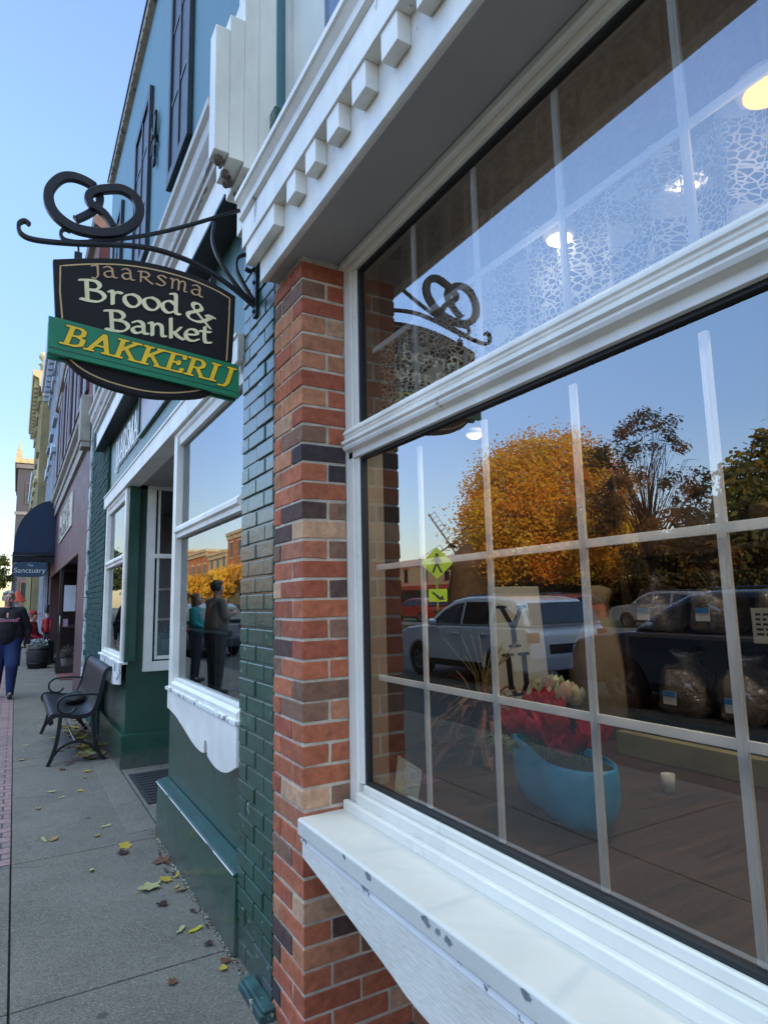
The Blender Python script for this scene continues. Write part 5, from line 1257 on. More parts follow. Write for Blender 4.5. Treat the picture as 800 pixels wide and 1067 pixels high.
for i, y in enumerate((10.6, 12.9, 15.2, 17.5)):
    f = MB(); f.box(.76, .80, y, y + .12, 4.6, 6.6); f.box(.76, .80, y + .88, y + 1.0, 4.6, 6.6); f.box(.76, .80, y + .12, y + .88, 6.5, 6.62); f.box(.73, .80, y - .08, y + 1.08, 4.52, 4.598)
    wf = f.build('window', paint('dark_maroon_trim', (.06, .025, .03), .5, .1, 6, .1), mb_, bevel=.006)
    f = MB(); f.box(.785, .799, y + .12, y + .88, 4.6, 6.5); f.build('pane', M['carglass'], wf)
    f = MB(); f.box(.735, .80, y - .06, y + 1.06, 6.622, 6.80); f.build('lintel', M['beige'], wf, bevel=.01)
    for yy in (y - .42, y + 1.08):
        f = MB(); f.box(.755, .80, yy, yy + .34, 4.62, 6.58); f.build('shutter', paint('maroon_shutter', (.07, .03, .04), .5, .1, 6, .1), wf, bevel=.006)
nb = thing('name_board', 'white shop name board with black lettering on the maroon wall', 'sign', (.79, 14.1, 3.1))
f = MB(); f.box(.775, .799, 12.25, 15.95, 2.80, 3.43); f.build('board', paint('aged_white_board', (.52, .46, .36), .6, .15, 4, .1), nb, bevel=.004)
G2['T'] = (.8, [[(.4, 0), (.4, 1)], [(.06, .8), (.06, 1), (.74, 1), (.74, .8)], serif(.4, 0)]); G2['O'] = (.92, [[(.45, 0), (.12, .2), (.12, .8), (.45, 1), (.78, .8), (.78, .2), (.45, 0)]]); G2['P'] = (.78, [[(.18, 0), (.18, 1)], [(.02, 1), (.5, 1), (.64, .78), (.5, .48), (.2, .48)], serif(.18, 0)])
G2['H'] = (.9, [[(.18, 0), (.18, 1)], [(.72, 0), (.72, 1)], [(.18, .5), (.72, .5)]])
line_ = MB(); letters(line_, 'THE', wallfn(15.3, 3.16, .773), .22, G2, nib=(.42, .075, 0), smooth=False, spacing=.5, eps=1e-4, width=4)
letters(line_, 'POAT', wallfn(15.8, 2.86, .773), .24, G2, nib=(.42, .075, 0), smooth=False, spacing=.35, eps=1e-4, width=3.4); line_.build('black_lettering', M['black'], nb, fix=False)
f = MB(); f.box(.80, .84, 10.76, 19.38, 2.20, 2.298); f.build('opening_trim', M['maroon'], mb_)
# recessed entrance
f = MB(); f.box(1.5, 1.55, 10.76, 19.38, 0, 2.3); f.box(.84, 1.5, 10.76, 19.38, 2.31, 2.33); f.build('recess_wall', M['brown_metal'], mb_)
ed = thing('glazed_entrance', 'dark brown metal framed glass entrance with white poster standing in the maroon shop recess', 'door', (1.05, 13.6, 0))
for a, b in ((.80, .87), (1.28, 1.34)):
    f = MB(); f.box(a, b, 15.2, 15.26, 0, 2.29); f.build('door_stile', M['brown_metal'], ed, bevel=.004)
for a, b in ((0, .16), (.95, 1.01), (2.15, 2.29)):
    f = MB(); f.box(.87, 1.28, 15.2, 15.26, a, b); f.build('door_rail', M['brown_metal'], ed, bevel=.003)
paneY('door_glass', 15.22, .87, 1.28, .16, 2.15, M['glass'], ed)
f = MB(); f.box(.895, 1.12, 15.19, 15.197, 1.30, 1.85); f.build('poster', paint('white_poster', (.62, .62, .66), .6, .03, 5, 0, dirt=0), ed)
f = MB(); f.box(.895, .99, 15.19, 15.197, .98, 1.14); f.build('small_notice', paint('pink_notice', (.45, .25, .32), .6, .2, 40, 0), ed)
f = MB(); f.tube([(.835, 15.17, .85), (.835, 15.13, .88), (.835, 15.13, 1.18), (.835, 15.17, 1.21)], .012, 6); f.build('handle', flat('brass_handle', (.5, .45, .35), .3, 1), ed)
f = MB(); f.box(.82, 1.5, 15.9, 15.95, 0, 2.3); f.build('entrance_backdrop', M['dark'], mb_)
# flower pot behind the entrance glass
fp = thing('flower_pot', 'pot of pale purple flowers standing behind the brown glass entrance', 'flower pot', (1.05, 15.55, 0))
f = MB(); f.lathe([(.10, 0), (.15, .30), (.13, .30)], (1.05, 15.55, 0), 16); f.build('pot', flat('dark_pot', (.08, .05, .04), .6), fp)
f = MB()
for i in range(500):
    q = Vector((random.gauss(0, 1), random.gauss(0, 1), abs(random.gauss(0, 1)))).normalized(); p = Vector((1.05, 15.55, .32)) + q * random.uniform(.05, .24); f.color(random.choice([(.28, .2, .3), (.12, .14, .05), (.35, .28, .3), (.14, .16, .06)])); u = q.orthogonal().normalized() * .02; f.add([p, p + u, p + q * .05, p - u], [(0, 1, 2, 3)])
f.build('blooms', PET['red'], fp, fix=False)
rt = MB(); rt.box(.805, 1.48, 13.9, 15.1, .001, .02); tag(rt.build('entrance_tiles', paint('red_entrance_tiles', (.20, .06, .05), .6, .2, 12, .2), loc=(1.1, 14.5, 0)), kind='structure')

# ---------------------------------------------------------------- farther down the street
aw = thing('blue_awning', 'dark blue rounded awning projecting over the sidewalk beyond the maroon building', 'awning', (.78, 19, 2.8))
f = MB(); pr = [(.80, 2.72), (-.10, 2.72)] + [(.80 - .90 * math.sin(a), 2.95 + 1.15 * math.cos(a)) for a in [math.pi / 2 * (1 - i / 10) for i in range(11)]]
f.py(pr, 18.0, 21.5, smooth=False); f.build('canopy', paint('navy_awning_cloth', (.010, .026, .065), .75, .15, 3, .2, 60), aw)
f = MB(); f.box(-.12, -.10, 17.98, 21.52, 2.50, 2.76); f.box(-.10, .80, 17.975, 17.99, 2.50, 2.76); f.build('valance', paint('black_awning_edge', (.012, .014, .02), .8, .1, 3, .2), aw)
bs = thing('blade_sign', 'small navy oval shop sign with white lettering hanging below the blue awning', 'sign', (.27, 17.9, 2.35))
f = MB(); cs = []
for i in range(40):
    a = 2 * math.pi * i / 40; cx = math.copysign(abs(math.cos(a)) ** .55, math.cos(a)); cz = math.copysign(abs(math.sin(a)) ** .7, math.sin(a)); cs.append((.27 + .385 * cx, 2.325 + .185 * cz))
f.py(cs, 17.88, 17.92); sbd = f.build('board', paint('navy_sign_board', (.02, .055, .10), .5, .1, 5, .1), bs, bevel=.004)
for x in (.05, .50):
    f = MB(); f.tube([(x, 17.9, 2.50), (x, 17.9, 2.66)], .008, 6); f.build('hanger', M['iron'], bs)
f = MB(); f.tube([(-.15, 17.9, 2.66), (.80, 17.9, 2.66)], .014, 6); f.tube([(.45, 17.9, 2.66), (.62, 17.9, 2.78), (.79, 17.9, 3.0)], .010, 6); f.build('bracket_arm', M['iron'], bs)
text_mesh('Sanctuary', .175, M['tagw'], sbd, (.27, 17.876, 2.30), (R(90), 0, 0), 'lettering', 0, .001, 1.0)
text_mesh('The', .08, M['tagw'], sbd, (.27, 17.876, 2.43), (R(90), 0, 0), 'lettering', .2, .001)

def shopfront(name, label, y0, y1, h, x0, wallm, trimm, floors, wn=2, gf=True, cornice=True, shutm=None):
    b = thing(name, label, 'building', (x0, (y0 + y1) / 2, 0))
    f = MB(); f.box(x0, x0 + 8, y0, y1, 0, h); f.build('wall', wallm, b)
    if cornice:
        f = MB(); f.py([(x0, h - .5), (x0 - .12, h - .45), (x0 - .15, h - .15), (x0 - .35, h - .05), (x0 - .38, h + .15), (x0 + 1, h + .2), (x0 + 1, h - .5)], y0, y1); f.build('cornice', trimm, b)
        for i in range(int((y1 - y0) / .6)):
            f = MB(); f.box(x0 - .28, x0 - .13, y0 + .2 + i * .6, y0 + .4 + i * .6, h - .48, h - .10); f.build('cornice_bracket', trimm, b)
    fl = (h - 3.8) / max(1, floors)
    for q in range(floors):
        for i in range(wn):
            yc = y0 + (y1 - y0) * (i + .5) / wn; z0 = 3.8 + q * fl + .4; z1 = z0 + fl * .6
            f = MB(); f.box(x0 - .05, x0 + .0, yc - .55, yc - .43, z0, z1); f.box(x0 - .05, x0, yc + .43, yc + .55, z0, z1); f.box(x0 - .05, x0, yc - .43, yc + .43, z1 - .1, z1); f.box(x0 - .10, x0, yc - .6, yc + .6, z0 - .1, z0 - .002)
            w = f.build('window', trimm, b); f = MB(); f.box(x0 - .01, x0 - .004, yc - .43, yc + .43, z0, z1 - .1); f.build('pane', M['carglass'], w)
            f = MB(); f.px([(yc - .65, z1 + .003), (yc - .65, z1 + .15), (yc, z1 + .38), (yc + .65, z1 + .15), (yc + .65, z1 + .003)], x0 - .12, x0 - .002); f.build('hood', trimm, w)
    if gf:
        f = MB(); f.box(x0 - .08, x0 - .002, y0 + .3, y1 - .3, 2.9, 3.5); f.build('signboard', trimm, b)
        f = MB(); f.box(x0 - .03, x0 - .004, y0 + .5, y1 - .5, .5, 2.8); f.build('shop_window', M['carglass'], b)
        n = max(2, int((y1 - y0) / 1.6))
        for i in range(n + 1):
            y = y0 + .3 + (y1 - y0 - .8) * i / n; f = MB(); f.box(x0 - .10, x0 - .031, y, y + .2, 0, 2.9); f.build('pilaster', trimm, b)
    return b
tw = paint('pale_blue_trim', (.42, .46, .52), .5, .1, 4, .1); tb = paint('slate_blue_wall', (.08, .12, .2), .6, .1, 3, .1)
shopfront('blue_white_building', 'slate blue and white painted building rising behind the blue awning', 20.0, 26, 9.4, .80, tb, tw, 2, 3)
yw = paint('ochre_yellow_wall', (.34, .27, .13), .7, .15, 3, .1); ywt = paint('cream_yellow_trim', (.45, .38, .2), .6, .1, 4, .1)
bY = shopfront('yellow_building', 'ornate yellow building catching the low sun with a raised ball finial on its parapet', 26.5, 36, 10.2, .50, yw, ywt, 2, 4)
f = MB(); f.lathe([(.12, 10.4), (.12, 10.7), (.2, 10.75), (.05, 10.85), (.18, 11.0), (.2, 11.12), (.1, 11.25), (.02, 11.3)], (.5, 27, 0), 14); f.build('finial', ywt, bY)
shopfront('white_column_building', 'pale building with narrow white pilasters beyond the yellow building', 36.5, 47, 8.2, .75, paint('pale_wall', (.36, .34, .32), .7, .1, 3, .1), tw, 2, 4)
gb = thing('grey_corner_building', 'tall grey three storey corner building with cream cornice at the far end of the street', 'building', (4, 64, 0))
f = MB(); f.box(-.35, 12, 60, 75, 0, 13.0); f.build('wall', paint('grey_stucco', (.055, .06, .075), .8, .1, 3, .1), gb)
for z in (9.1,):
    f = MB(); f.box(-.45, 12, 59.9, 60, z, z + .25); f.build('string_course', paint('grey_trim', (.2, .2, .22), .8, .1, 3, .1), gb)
f = MB(); f.box(-.5, 12.1, 59.8, 75, 13.0, 13.4); f.build('cornice_band', paint('light_grey_band', (.16, .16, .18), .7, .1, 3, .1), gb)
f = MB(); f.box(-.6, 12.2, 59.6, 75, 13.402, 13.8); f.box(-.55, -.1, 59.65, 60.1, 13.8, 14.4); f.lathe([(.22, 14.4), (.1, 14.6), (.05, 15.2)], (-.32, 59.9, 0), 10); f.build('parapet', ywt, gb)
for x in (.25, 2.5, 4.8, 7.1):
    for z in (5.6, 10.0, 1.8):
        f = MB(); f.box(x, x + .8, 59.93, 59.999, z - .0, z + 1.8); w = f.build('window', paint('rust_window', (.10, .06, .05), .6, .1, 3, .1) if x < 1 else M['brown_metal'], gb); f = MB(); f.box(x + .1, x + .7, 59.91, 59.929, z + .1, z + 1.7); f.build('pane', M['carglass'], w)
um = thing('red_umbrella', 'orange red patio umbrella over the far sidewalk tables', 'umbrella', (0, 24, 0))
f = MB(); f.lathe([(.28, 1.62), (.16, 1.80), (.02, 1.95)], (.04, 24, 0), 8, caps=False); f.build('canopy', paint('orange_red_cloth', (.55, .06, .03), .7, .1, 3, .1), um)
f = MB(); f.tube([(.04, 24, 0), (.04, 24, 1.94)], .02, 8); f.build('pole', M['tagw'], um)

# ---------------------------------------------------------------- trees
TW = paint('tree_bark', (.06, .045, .035), .9, .3, 6, .8, 30)
def limb_tree(name, label, x, y, trunk_h, top, rad, nleaf, size, colors, lmat, seed, spread=1., gap_=.35, trunk_r=.3, branch_n=60, squash=.85, zc=None, group=None, z0=-.1):
    rr = random.Random(seed); tr = thing(name, label, 'tree', (x, y, z0), group)
    zc = zc or (trunk_h + top) / 2; rz = (top - zc)
    f = MB(); f.tube([(x, y, z0), (x + .05, y, trunk_h * .5), (x, y, trunk_h), (x + .1, y, zc)], [trunk_r, trunk_r * .8, trunk_r * .7, trunk_r * .35], 10)
    tips = []
    for i in range(branch_n):
        a = rr.uniform(0, 6.283); e = rr.uniform(-.1, 1.3); q = rr.uniform(.7, .97)
        tip = Vector((x + rad * q * math.cos(a) * math.cos(e) * spread, y + rad * q * math.sin(a) * math.cos(e), zc + rz * q * math.sin(e) * (1 if math.sin(e) > 0 else .8)))
        zb = rr.uniform(trunk_h, trunk_h + (zc - trunk_h) * .9); b0 = Vector((x, y, zb)); mid = b0.lerp(tip, .5) + Vector((rr.uniform(-.3, .3), rr.uniform(-.3, .3), rr.uniform(0, .5)))
        r0 = trunk_r * rr.uniform(.2, .35); f.tube([b0, b0.lerp(mid, .5) + Vector((0, 0, .1)), mid, tip], [r0, r0 * .7, r0 * .45, r0 * .12], 5); tips.append((mid, tip, r0))
        for _ in range(3):
            s0 = mid.lerp(tip, rr.random()); s1 = s0 + Vector((rr.uniform(-1, 1), rr.uniform(-1, 1), rr.uniform(-.2, 1))) * rad * .18; f.tube([s0, s0.lerp(s1, .5) + Vector((0, 0, .05)), s1], [r0 * .3, r0 * .2, r0 * .08], 4); tips.append((s0, s1, r0))
    f.build('trunk', TW, tr)
    f = MB(); cl = []
    for i in range(max(30, nleaf // 90)):
        a = rr.uniform(0, 6.283); e = math.asin(rr.uniform(-.75, 1)); q = rr.uniform(.45, 1) ** .5
        c = Vector((x + rad * q * math.cos(a) * math.cos(e) * spread, y + rad * q * math.sin(a) * math.cos(e), zc + rz * q * math.sin(e) * (1 if e > 0 else squash)))
        cl.append((c, rr.uniform(.10, .24) * rad, rr.uniform(.7, 1.25), rr.choice(colors)))
    for i in range(nleaf):
        c, r_, kk, cc = cl[i % len(cl)]
        p = c + Vector((rr.gauss(0, .5), rr.gauss(0, .5), rr.gauss(0, .42))) * r_
        if p.z < trunk_h * .92: continue
        s = size * rr.uniform(.6, 1.3); nn = ((p - Vector((x, y, zc))).normalized() * .55 + Vector((.54, -.80, .35)) * .75 + Vector((rr.gauss(0, 1), rr.gauss(0, 1), rr.gauss(0, 1))) * .42).normalized()
        u = nn.orthogonal().normalized(); a_ = rr.uniform(0, 6.283); w_ = nn.cross(u); u, v = u * math.cos(a_) + w_ * math.sin(a_), w_ * math.cos(a_) - u * math.sin(a_)
        k2 = kk * rr.uniform(.7, 1.3); c2 = cc if rr.random() > .2 else rr.choice(colors)
        f.color(tuple(min(1, q * k2) for q in c2)); f.add([p + u * s, p + v * s * .55, p - u * s, p - v * s * .55], [(0, 1, 2, 3)])
    f.build('crown', lmat, tr, fix=False); return tr
LF = vcol('tree_leaf', .6, 3, .15, 0, .4, .22)
OR = [(.95, .40, .010), (.98, .50, .015), (.88, .27, .010), (.98, .60, .03), (.72, .27, .02)]
limb_tree('maple_tree', 'large round orange maple tree reflected in the middle of the shop window', -34, 36.6, 2.3, 14.2, 6.9, 64000, .135, OR, LF, 3, branch_n=50, trunk_r=.38, zc=7.2)
limb_tree('bare_tree', 'half bare dark tree with thin twigs rising beside the orange maple', -27, 22.0, 2.0, 11.9, 3.1, 6500, .11, [(.08, .05, .01), (.16, .06, .015), (.05, .05, .02), (.22, .10, .02)], LF, 5, branch_n=80, trunk_r=.17, zc=6.0)
limb_tree('autumn_tree', 'yellow green autumn tree at the right edge of the window reflection', -27, 13.2, 2.4, 9.0, 4.0, 12000, .17, [(.30, .20, .02), (.16, .15, .03), (.40, .22, .02), (.10, .10, .02)], LF, 6, branch_n=40, zc=5.4)
limb_tree('autumn_tree', 'broad rust coloured tree farther along the square behind the others', -40, 2, 2.6, 12.0, 6.0, 12000, .22, [(.30, .12, .02), (.40, .18, .02), (.16, .10, .02)], LF, 8, branch_n=40)
limb_tree('autumn_tree', 'dark olive tree filling the gap behind the maple and the half bare tree', -46, 41, 1.5, 8.5, 6.0, 9000, .25, [(.10, .08, .02), (.16, .09, .02), (.07, .07, .02)], LF, 12, branch_n=30)
for i, (x_, y_, t_, r_) in enumerate([(-50, 31, 9.0, 5.5), (-47, 20, 8.0, 5.0), (-50, 9, 9, 5.5), (-48, 50, 6.5, 4.0)]):
    limb_tree('autumn_tree', ['dark bushy tree behind the right side of the maple', 'dark bushy tree behind the half bare tree', 'dark bushy tree behind the yellow green one', 'low dark tree left of the maple near the cream shop'][i], x_, y_, 1.0, t_, r_, 9000, .27, [(.12, .07, .02), (.18, .09, .02), (.07, .06, .02)], LF, 40 + i, branch_n=24)
limb_tree('street_tree', 'small green and yellow street tree at the left edge beyond the walking person', -1.75, 36, 1.9, 4.4, 1.6, 4200, .10, [(.08, .10, .02), (.30, .25, .04), (.13, .14, .03)], LF, 9, branch_n=24, trunk_r=.12, z0=0)
for i, (x, y, t_, r_) in enumerate([(-19, 66, 5.2, 3.2), (-19.5, 76, 5.4, 3.4), (-18.8, 87, 5.2, 3.3)]):
    limb_tree('golden_tree', 'golden street tree in front of the sunlit brick row in the far reflection', x, y, 1.9, t_, r_, 4200, .2, [(.85, .50, .03), (.8, .38, .03)], LF, 20 + i, branch_n=20, trunk_r=.15, group='golden trees along the far kerb')

hg = thing('hedge', 'long dark clipped hedge running behind the trees across the square', 'hedge', (-43, 25, -.1))
f = MB(); f.box(-44.6, -43.2, -25, 62, -.1, 2.9); f.build('hedge_core', paint('dark_hedge_core', (.02, .022, .012), .95, .2, 3, .5), hg)  # plain core box in a darker tone than the leaves
f = MB()
for i in range(14000):
    p = Vector((-43.1 + random.gauss(0, .18), random.uniform(-25, 62), random.uniform(0, 3.1) + random.gauss(0, .12))); u = Vector((random.uniform(-1, 1), random.uniform(-1, 1), random.uniform(-1, 1))).normalized() * .2; v = u.orthogonal().normalized() * .12
    f.color(random.choice([(.05, .06, .02), (.09, .08, .02), (.16, .09, .02)])); f.add([p + u, p + v, p - u, p - v], [(0, 1, 2, 3)])
f.build('hedge_leaves', LF, hg, fix=False)
# ---------------------------------------------------------------- the far side of the street
OB = paint('sunlit_orange_brick', (.68, .26, .10), .8, .2, 2, .1); CRB = paint('cream_facade', (.75, .60, .36), .8, .1, 2, .1)
def far_building(name, label, x0, y0, y1, h, m, trim, floors, nwin, depth=12, xdir=-1):
    b = thing(name, label, 'building', (x0, (y0 + y1) / 2, 0))
    f = MB(); f.box(x0, x0 - depth, y0, y1, -.2, h); f.build('wall', m, b)
    f = MB(); f.box(x0 - depth, x0 + .35, y0 - .15, y1 + .1, h, h + .35); f.box(x0, x0 + .2, y0, y1, h - .5, h - .003); f.build('cornice', trim, b)
    fl = (h - 3.6) / max(1, floors)
    for q in range(floors):
        for i in range(nwin):
            yc = y0 + (y1 - y0) * (i + .5) / nwin; z0 = 3.9 + q * fl; z1 = z0 + fl * .6
            f = MB(); f.box(x0 + .002, x0 + .10, yc - .7, yc + .7, z0 - .12, z0); f.box(x0 + .002, x0 + .12, yc - .75, yc + .75, z1, z1 + .22); w = f.build('window', trim, b)
            f = MB(); f.box(x0 + .002, x0 + .03, yc - .5, yc + .5, z0 + .002, z1 - .002); f.build('pane', M['carglass'], w)
        for i in range(3):
            xc = x0 - depth * (i + .5) / 3; z0 = 3.9 + q * fl; z1 = z0 + fl * .6
            f = MB(); f.box(xc - .5, xc + .5, y0 - .03, y0 - .002, z0, z1); w = f.build('window', M['carglass'], b); f = MB(); f.box(xc - .65, xc + .65, y0 - .12, y0 - .002, z1 + .002, z1 + .2); f.build('lintel', trim, w)
    f = MB(); f.box(x0 + .002, x0 + .06, y0 + .6, y1 - .6, .4, 2.7); f.build('shop_window', M['carglass'], b)
    f = MB(); f.box(x0 + .002, x0 + .3, y0 + .3, y1 - .3, 2.8, 3.4); f.build('signboard', trim, b)
    return b
far_building('orange_brick_building', 'tall orange brick building at the right of the row reflected in the green shop window', -20, 62, 75, 9.4, OB, CRB, 2, 4)
far_building('cream_building', 'cream facade building in the middle of the reflected sunlit row', -20, 75.4, 84, 7.6, CRB, CRB, 2, 3)
far_building('orange_brick_building', 'lower orange building with pale cornice at the left of the reflected sunlit row', -20, 84.4, 97, 8.4, OB, CRB, 1, 4)
far_building('orange_brick_building', 'last brick building closing the far left end of the reflected row', -20, 97.5, 115, 9.4, OB, CRB, 2, 4)
far_building('red_roof_shop', 'low cream shop with red roof band across the square beside the crossing sign', -46, 55, 84, 6.6, paint('cream_shop_wall', (.55, .42, .28), .8, .1, 2, .1), paint('red_fascia', (.40, .07, .05), .7, .1, 2, .1), 1, 6)
far_building('long_brick_building', 'long low dark brick building behind the trees across the square', -62, -20, 50, 8.0, paint('dark_brick_row', (.10, .045, .035), .85, .2, 1, .1), paint('dull_cream_trim', (.25, .21, .16), .8, .1, 1, .1), 1, 16)

# ---------------------------------------------------------------- cars
def car(x, y, label, c, L=4.7, Wd=1.88, hh=1.62, facing=1, z0=-.2, kind='suv', group=None):
    t_ = thing('parked_car', label, 'car', (x, y, z0), group)
    paintm = paint('car_paint', c, .22, .04, 2, 0, coat=1, dirt=0, spec=.6)
    def arch(yc, r, n=9): return [(yc - r * math.cos(math.pi * i / n), .30 + r * math.sin(math.pi * i / n)) for i in range(n + 1)]
    f2 = L / 2; wb = L * .29
    low = [(-f2 + .05, .30)] + arch(-wb - .02, .41) + arch(wb + .05, .41) + [(f2 - .06, .30), (f2, .42), (f2 - .01, .68), (f2 - .10, .90), (f2 - .45, .99), (f2 - 1.12, 1.06), (-f2 + .12, 1.06), (-f2 + .02, .95), (-f2, .55)]
    def sx(z): return Wd / 2 - .03 * max(0, (.6 - z)) - .30 * max(0, z - 1.04)
    f = MB(); f.prism(low, lambda a, b: (x - sx(b), y + facing * a, z0 + b), lambda a, b: (x + sx(b), y + facing * a, z0 + b)); f.build('body', paintm, t_, bevel=.04, bseg=3)
    cab = [(f2 - 1.16, 1.062), (f2 - 1.62, hh - .24), (f2 - 1.98, hh - .06), (f2 - 2.4, hh), (f2 - 3.0, hh), (-f2 + .85, hh - .03), (-f2 + .50, hh - .10), (-f2 + .24, hh - .30), (-f2 + .06, 1.062)]
    f = MB(); f.prism(cab, lambda a, b: (x - sx(b), y + facing * a, z0 + b), lambda a, b: (x + sx(b), y + facing * a, z0 + b)); f.build('cabin', paintm, t_, bevel=.06, bseg=4)
    f = MB(); f.box(x - Wd / 2 - .006, x + Wd / 2 + .006, y - L * .29 + .44, y + L * .29 - .40, z0 + .27, z0 + .40); f.build('sill_cladding', M['gasket'], t_, bevel=.02)
    f = MB(); f.box(x - .5, x + .5, y - facing * (f2 + .012), y - facing * (f2 - .03), z0 + .60, z0 + .76); f.build('number_plate_recess', M['gasket'], t_, bevel=.01)
    for s in (-1, 1):
        sidewin = [[(f2 - 1.36, 1.10), (f2 - 1.74, hh - .26), (f2 - 2.08, hh - .14), (f2 - 2.34, hh - .11), (f2 - 2.34, 1.10)], [(f2 - 2.40, 1.10), (f2 - 2.40, hh - .10), (f2 - 3.18, hh - .11), (f2 - 3.18, 1.10)], [(f2 - 3.30, 1.12), (f2 - 3.30, hh - .12), (-f2 + .80, hh - .17), (-f2 + .38, 1.26), (-f2 + .44, 1.16)]]
        for w in sidewin:
            f = MB(); f.prism(w, lambda a, b: (x + s * (sx(b) + .004), y + facing * a, z0 + b), lambda a, b: (x + s * (sx(b) - .01), y + facing * a, z0 + b)); f.build('side_window', M['carglass'], t_)
        for q in (f2 - 2.36, f2 - 3.24):
            f = MB(); f.box(x + s * (Wd / 2 - .004), x + s * (Wd / 2 + .002), y + facing * q - .004, y + facing * q + .004, z0 + .45, z0 + 1.04); dr_ = f.build('door_seam', M['black'], t_)
            f = MB(); f.box(x + s * (Wd / 2), x + s * (Wd / 2 + .03), y + facing * (q + .1), y + facing * (q + .28), z0 + .90, z0 + .925); f.build('door_handle', paintm, t_, bevel=.008)
        f = MB(); f.ball((x + s * (Wd / 2 + .09), y + facing * (f2 - 1.55), z0 + 1.13), (.10, .06, .07), 12, 8); f.build('wing_mirror', paintm, t_)
        f = MB(); f.box(x + s * (Wd / 2 - .32), x + s * (Wd / 2 - .02), y + facing * (f2 - .10), y + facing * (f2 - .005), z0 + .68, z0 + .82); f.build('headlight', flat('headlight_glass', (.6, .65, .7), .08, .3, 1), t_, bevel=.02)
        f = MB(); f.box(x + s * (Wd / 2 - .22), x + s * (Wd / 2 + .004), y - facing * (f2 - .10), y - facing * (f2 + .005), z0 + .80, z0 + .98); f.build('tail_light', flat('tail_light_red', (.4, .01, .01), .2), t_, bevel=.02)
        for q in (-wb - .02, wb + .05):
            wh = MB(); X_ = x + s * (Wd / 2 - .12); wh.lathe([(.20, -.11), (.33, -.11), (.36, -.07), (.36, .07), (.33, .11), (.22, .11), (.20, .06)], (X_, y + facing * q, z0 + .36), 26, 'x'); w = wh.build('wheel', flat('tyre_rubber', (.018, .018, .018), .85), t_)
            rm = MB(); rm.lathe([(.215, -.02), (.215, s * .085), (.20, s * .09), (.19, s * .04), (.01, s * .035)], (X_, y + facing * q, z0 + .36), 26, 'x')
            for i in range(5):
                a = i * 2 * math.pi / 5; rm.bar([(X_ + s * .07, y + facing * q + .03 * math.cos(a), z0 + .36 + .03 * math.sin(a)), (X_ + s * .08, y + facing * q + .20 * math.cos(a), z0 + .36 + .20 * math.sin(a))], (1, 0, 0), .012, .028)
            rm.build('rim', flat('alloy_rim', (.45, .45, .47), .25, .9), w)
    for nm, q in (('windshield', [(f2 - 1.22, 1.09), (f2 - 1.92, hh - .09)]), ('rear_window', [(-f2 + .045, 1.12), (-f2 + .28, hh - .14)])):
        (a1_, b1), (a2_, b2_) = q; o_ = .012 if nm == 'windshield' else -.012
        f = MB(); f.add([(x - sx(b1) + .08, y + facing * (a1_ + o_), z0 + b1), (x + sx(b1) - .08, y + facing * (a1_ + o_), z0 + b1), (x + sx(b2_) - .07, y + facing * (a2_ + o_), z0 + b2_), (x - sx(b2_) + .07, y + facing * (a2_ + o_), z0 + b2_)], [(0, 1, 2, 3)]); f.build(nm, M['carglass'], t_, fix=False)
    f = MB(); f.box(x - .5, x + .5, y + facing * (f2 - .06), y + facing * (f2 + .004), z0 + .50, z0 + .80); f.build('grille', M['iron'], t_, bevel=.02)
    for s in (-1, 1):
        f = MB(); f.tube([(x + s * .62, y + facing * (f2 - 2.2), z0 + hh + .03), (x + s * .62, y - facing * (f2 - .8), z0 + hh + .03)], .015, 6); f.build('roof_rail', flat('grey_roof_rail', (.2, .2, .2), .3, .8), t_)
    return t_
car(-6.45, 10.35, 'white compact car parked across the street with its side mirrored in the shop window', (.85, .84, .86), 4.3)
car(-6.45, 4.9, 'dark blue grey car parked behind the white one, mirrored in the shop window', (.06, .075, .10), 4.8)
car(-3.45, .05, 'navy car at the near kerb with only its nose mirrored in the window', (.05, .08, .15), 4.7)
car(-9.2, 31, 'black car parked far along the street, mirrored in the green shop window', (.02, .02, .022))
car(-3.5, 21.5, 'dark grey car at the near kerb mirrored beside the two standing people', (.07, .07, .075))
car(-3.5, 28.5, 'maroon car at the near kerb beyond the dark grey one', (.12, .02, .02))
for i, (x, y, c, lab) in enumerate([(-22.5, 37.5, (.28, .03, .02), 'small red car on the far side of the square'), (-22.5, 31, (.05, .05, .06), 'black car on the far side of the square'), (-22.5, 24.5, (.30, .04, .03), 'red brown car on the far side of the square beneath the maple'), (-22.5, 18, (.25, .25, .27), 'silver car on the far side of the square'), (-22.5, 11.5, (.06, .06, .07), 'dark car on the far side of the square at the right')]):
    car(x, y, lab, c, z0=-.1)

# ---------------------------------------------------------------- crossing sign, lamp post, windmill
cx_, cy_ = -12.0, 20.2
cs_ = thing('crossing_sign', 'fluorescent yellow green pedestrian crossing sign with arrow plate mirrored in the window', 'sign', (cx_, cy_, -.2))
lime = flat('fluorescent_lime', (.45, .72, .02), .4, emit=.15)
Rz_ = Matrix.Rotation(R(28), 4, 'Z')
def sp(a, z, d_=0): v = Rz_ @ Vector((a * 1.15, -d_, 0)); return (cx_ + v.x, cy_ + v.y, 1.25 + (z - 1.25) * 1.15)
f = MB(); f.tube([(cx_, cy_ + .03, -.2), (cx_, cy_ + .03, 2.2)], .04, 8); f.build('post', flat('lime_post', (.30, .42, .05), .5), cs_)
f = MB(); f.prism([(-.53, 2.58), (0, 2.05), (.53, 2.58), (0, 3.11)], lambda a, b: sp(a, b, .02), lambda a, b: sp(a, b, .04)); d_ = f.build('diamond_plate', lime, cs_)
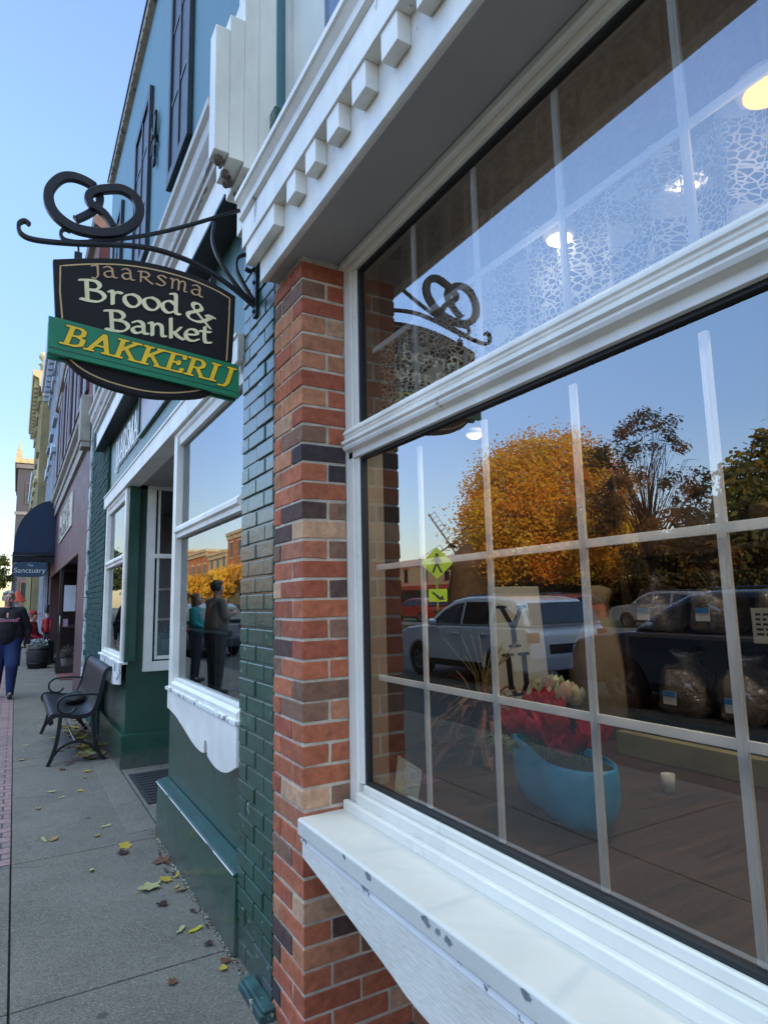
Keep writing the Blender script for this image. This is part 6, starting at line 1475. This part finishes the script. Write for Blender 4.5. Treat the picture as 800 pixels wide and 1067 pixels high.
# standing-walker pictogram, wound for a viewer looking at the front
f = MB()
def pict(pts): f.add([sp(a, b, .044) for a, b in pts], [list(range(len(pts)))])
pict([(.06 * math.cos(i * .6283), 2.86 + .055 * math.sin(i * .6283)) for i in range(10)])
pict([(-.06, 2.79), (.07, 2.79), (.07, 2.52), (-.05, 2.52)]); pict([(.0, 2.53), (.07, 2.53), (.17, 2.27), (.10, 2.25)]); pict([(-.05, 2.53), (.02, 2.53), (-.10, 2.25), (-.17, 2.27)])
pict([(-.06, 2.78), (-.17, 2.62), (-.13, 2.59), (-.04, 2.70)]); pict([(.06, 2.78), (.18, 2.64), (.15, 2.60), (.05, 2.70)]); f.build('walker_symbol', M['black'], d_, fix=False)
f = MB(); f.prism([(-.30, 1.30), (.30, 1.30), (.30, 1.72), (-.30, 1.72)], lambda a, b: sp(a, b, .02), lambda a, b: sp(a, b, .04)); d_ = f.build('arrow_plate', lime, cs_)
f = MB(); pict([(.18, 1.66), (.13, 1.61), (-.09, 1.44), (-.05, 1.39), (.0, 1.40), (.20, 1.60)]); pict([(-.20, 1.35), (-.02, 1.36), (-.15, 1.52)]); f.build('arrow_symbol', M['black'], d_, fix=False)
lp = thing('street_lamp', 'black street lamp post with pale lantern mirrored beside the standing people', 'street lamp', (-2.0, 18.8, 0))
f = MB(); f.lathe([(.16, 0), (.16, .3), (.08, .45), (.055, .6), (.045, 3.4), (.07, 3.45), (.05, 3.5)], (-2.0, 18.8, 0), 14); f.build('post', M['iron'], lp)
f = MB(); f.lathe([(.08, 3.5), (.17, 3.75), (.19, 4.05), (.12, 4.12)], (-2.0, 18.8, 0), 14); f.build('lantern', flat('lantern_glass', (.55, .5, .38), .3), lp)
f = MB(); f.lathe([(.21, 4.1), (.12, 4.22), (.03, 4.3), (.03, 4.42), (.01, 4.5)], (-2.0, 18.8, 0), 14); f.build('lantern_cap', M['iron'], lp)
wm = thing('windmill', 'small brown windmill with crossed lattice sails mirrored behind the crossing sign', 'windmill', (-27.5, 38.5, 0))
f = MB(); f.lathe([(1.9, -.1), (1.3, 3.6), (1.45, 3.7), (1.2, 4.6), (.6, 5.3), (.05, 5.6)], (-27.5, 38.5, 0), 8); f.build('tower', paint('brown_thatch', (.22, .13, .07), .9, .2, 3, .4), wm)
hub = Vector((-26.0, 38.6, 5.4)); ax_ = Vector((.72, -.69, 0)); sd_ = Vector((.69, .72, 0))
for k in range(4):
    a = R(58 + 90 * k); d_ = sd_ * math.cos(a) + Vector((0, 0, 1)) * math.sin(a); pn_ = sd_ * -math.sin(a) + Vector((0, 0, 1)) * math.cos(a)
    f = MB(); f.tube([hub, hub + d_ * 2.9], .07, 6)
    for q in range(7): f.tube([hub + d_ * (.6 + q * .36), hub + d_ * (.6 + q * .36) + pn_ * .45], .02, 4)
    f.tube([hub + d_ * .6 + pn_ * .45, hub + d_ * 2.85 + pn_ * .45], .02, 4); f.build('sail', paint('weathered_sail_wood', (.35, .26, .18), .8, .1, 3, .1), wm)
f = MB(); f.tube([hub + Vector((-1.1, 1.0, 0)), hub + ax_ * .15], .14, 8); f.build('axle', TW, wm)
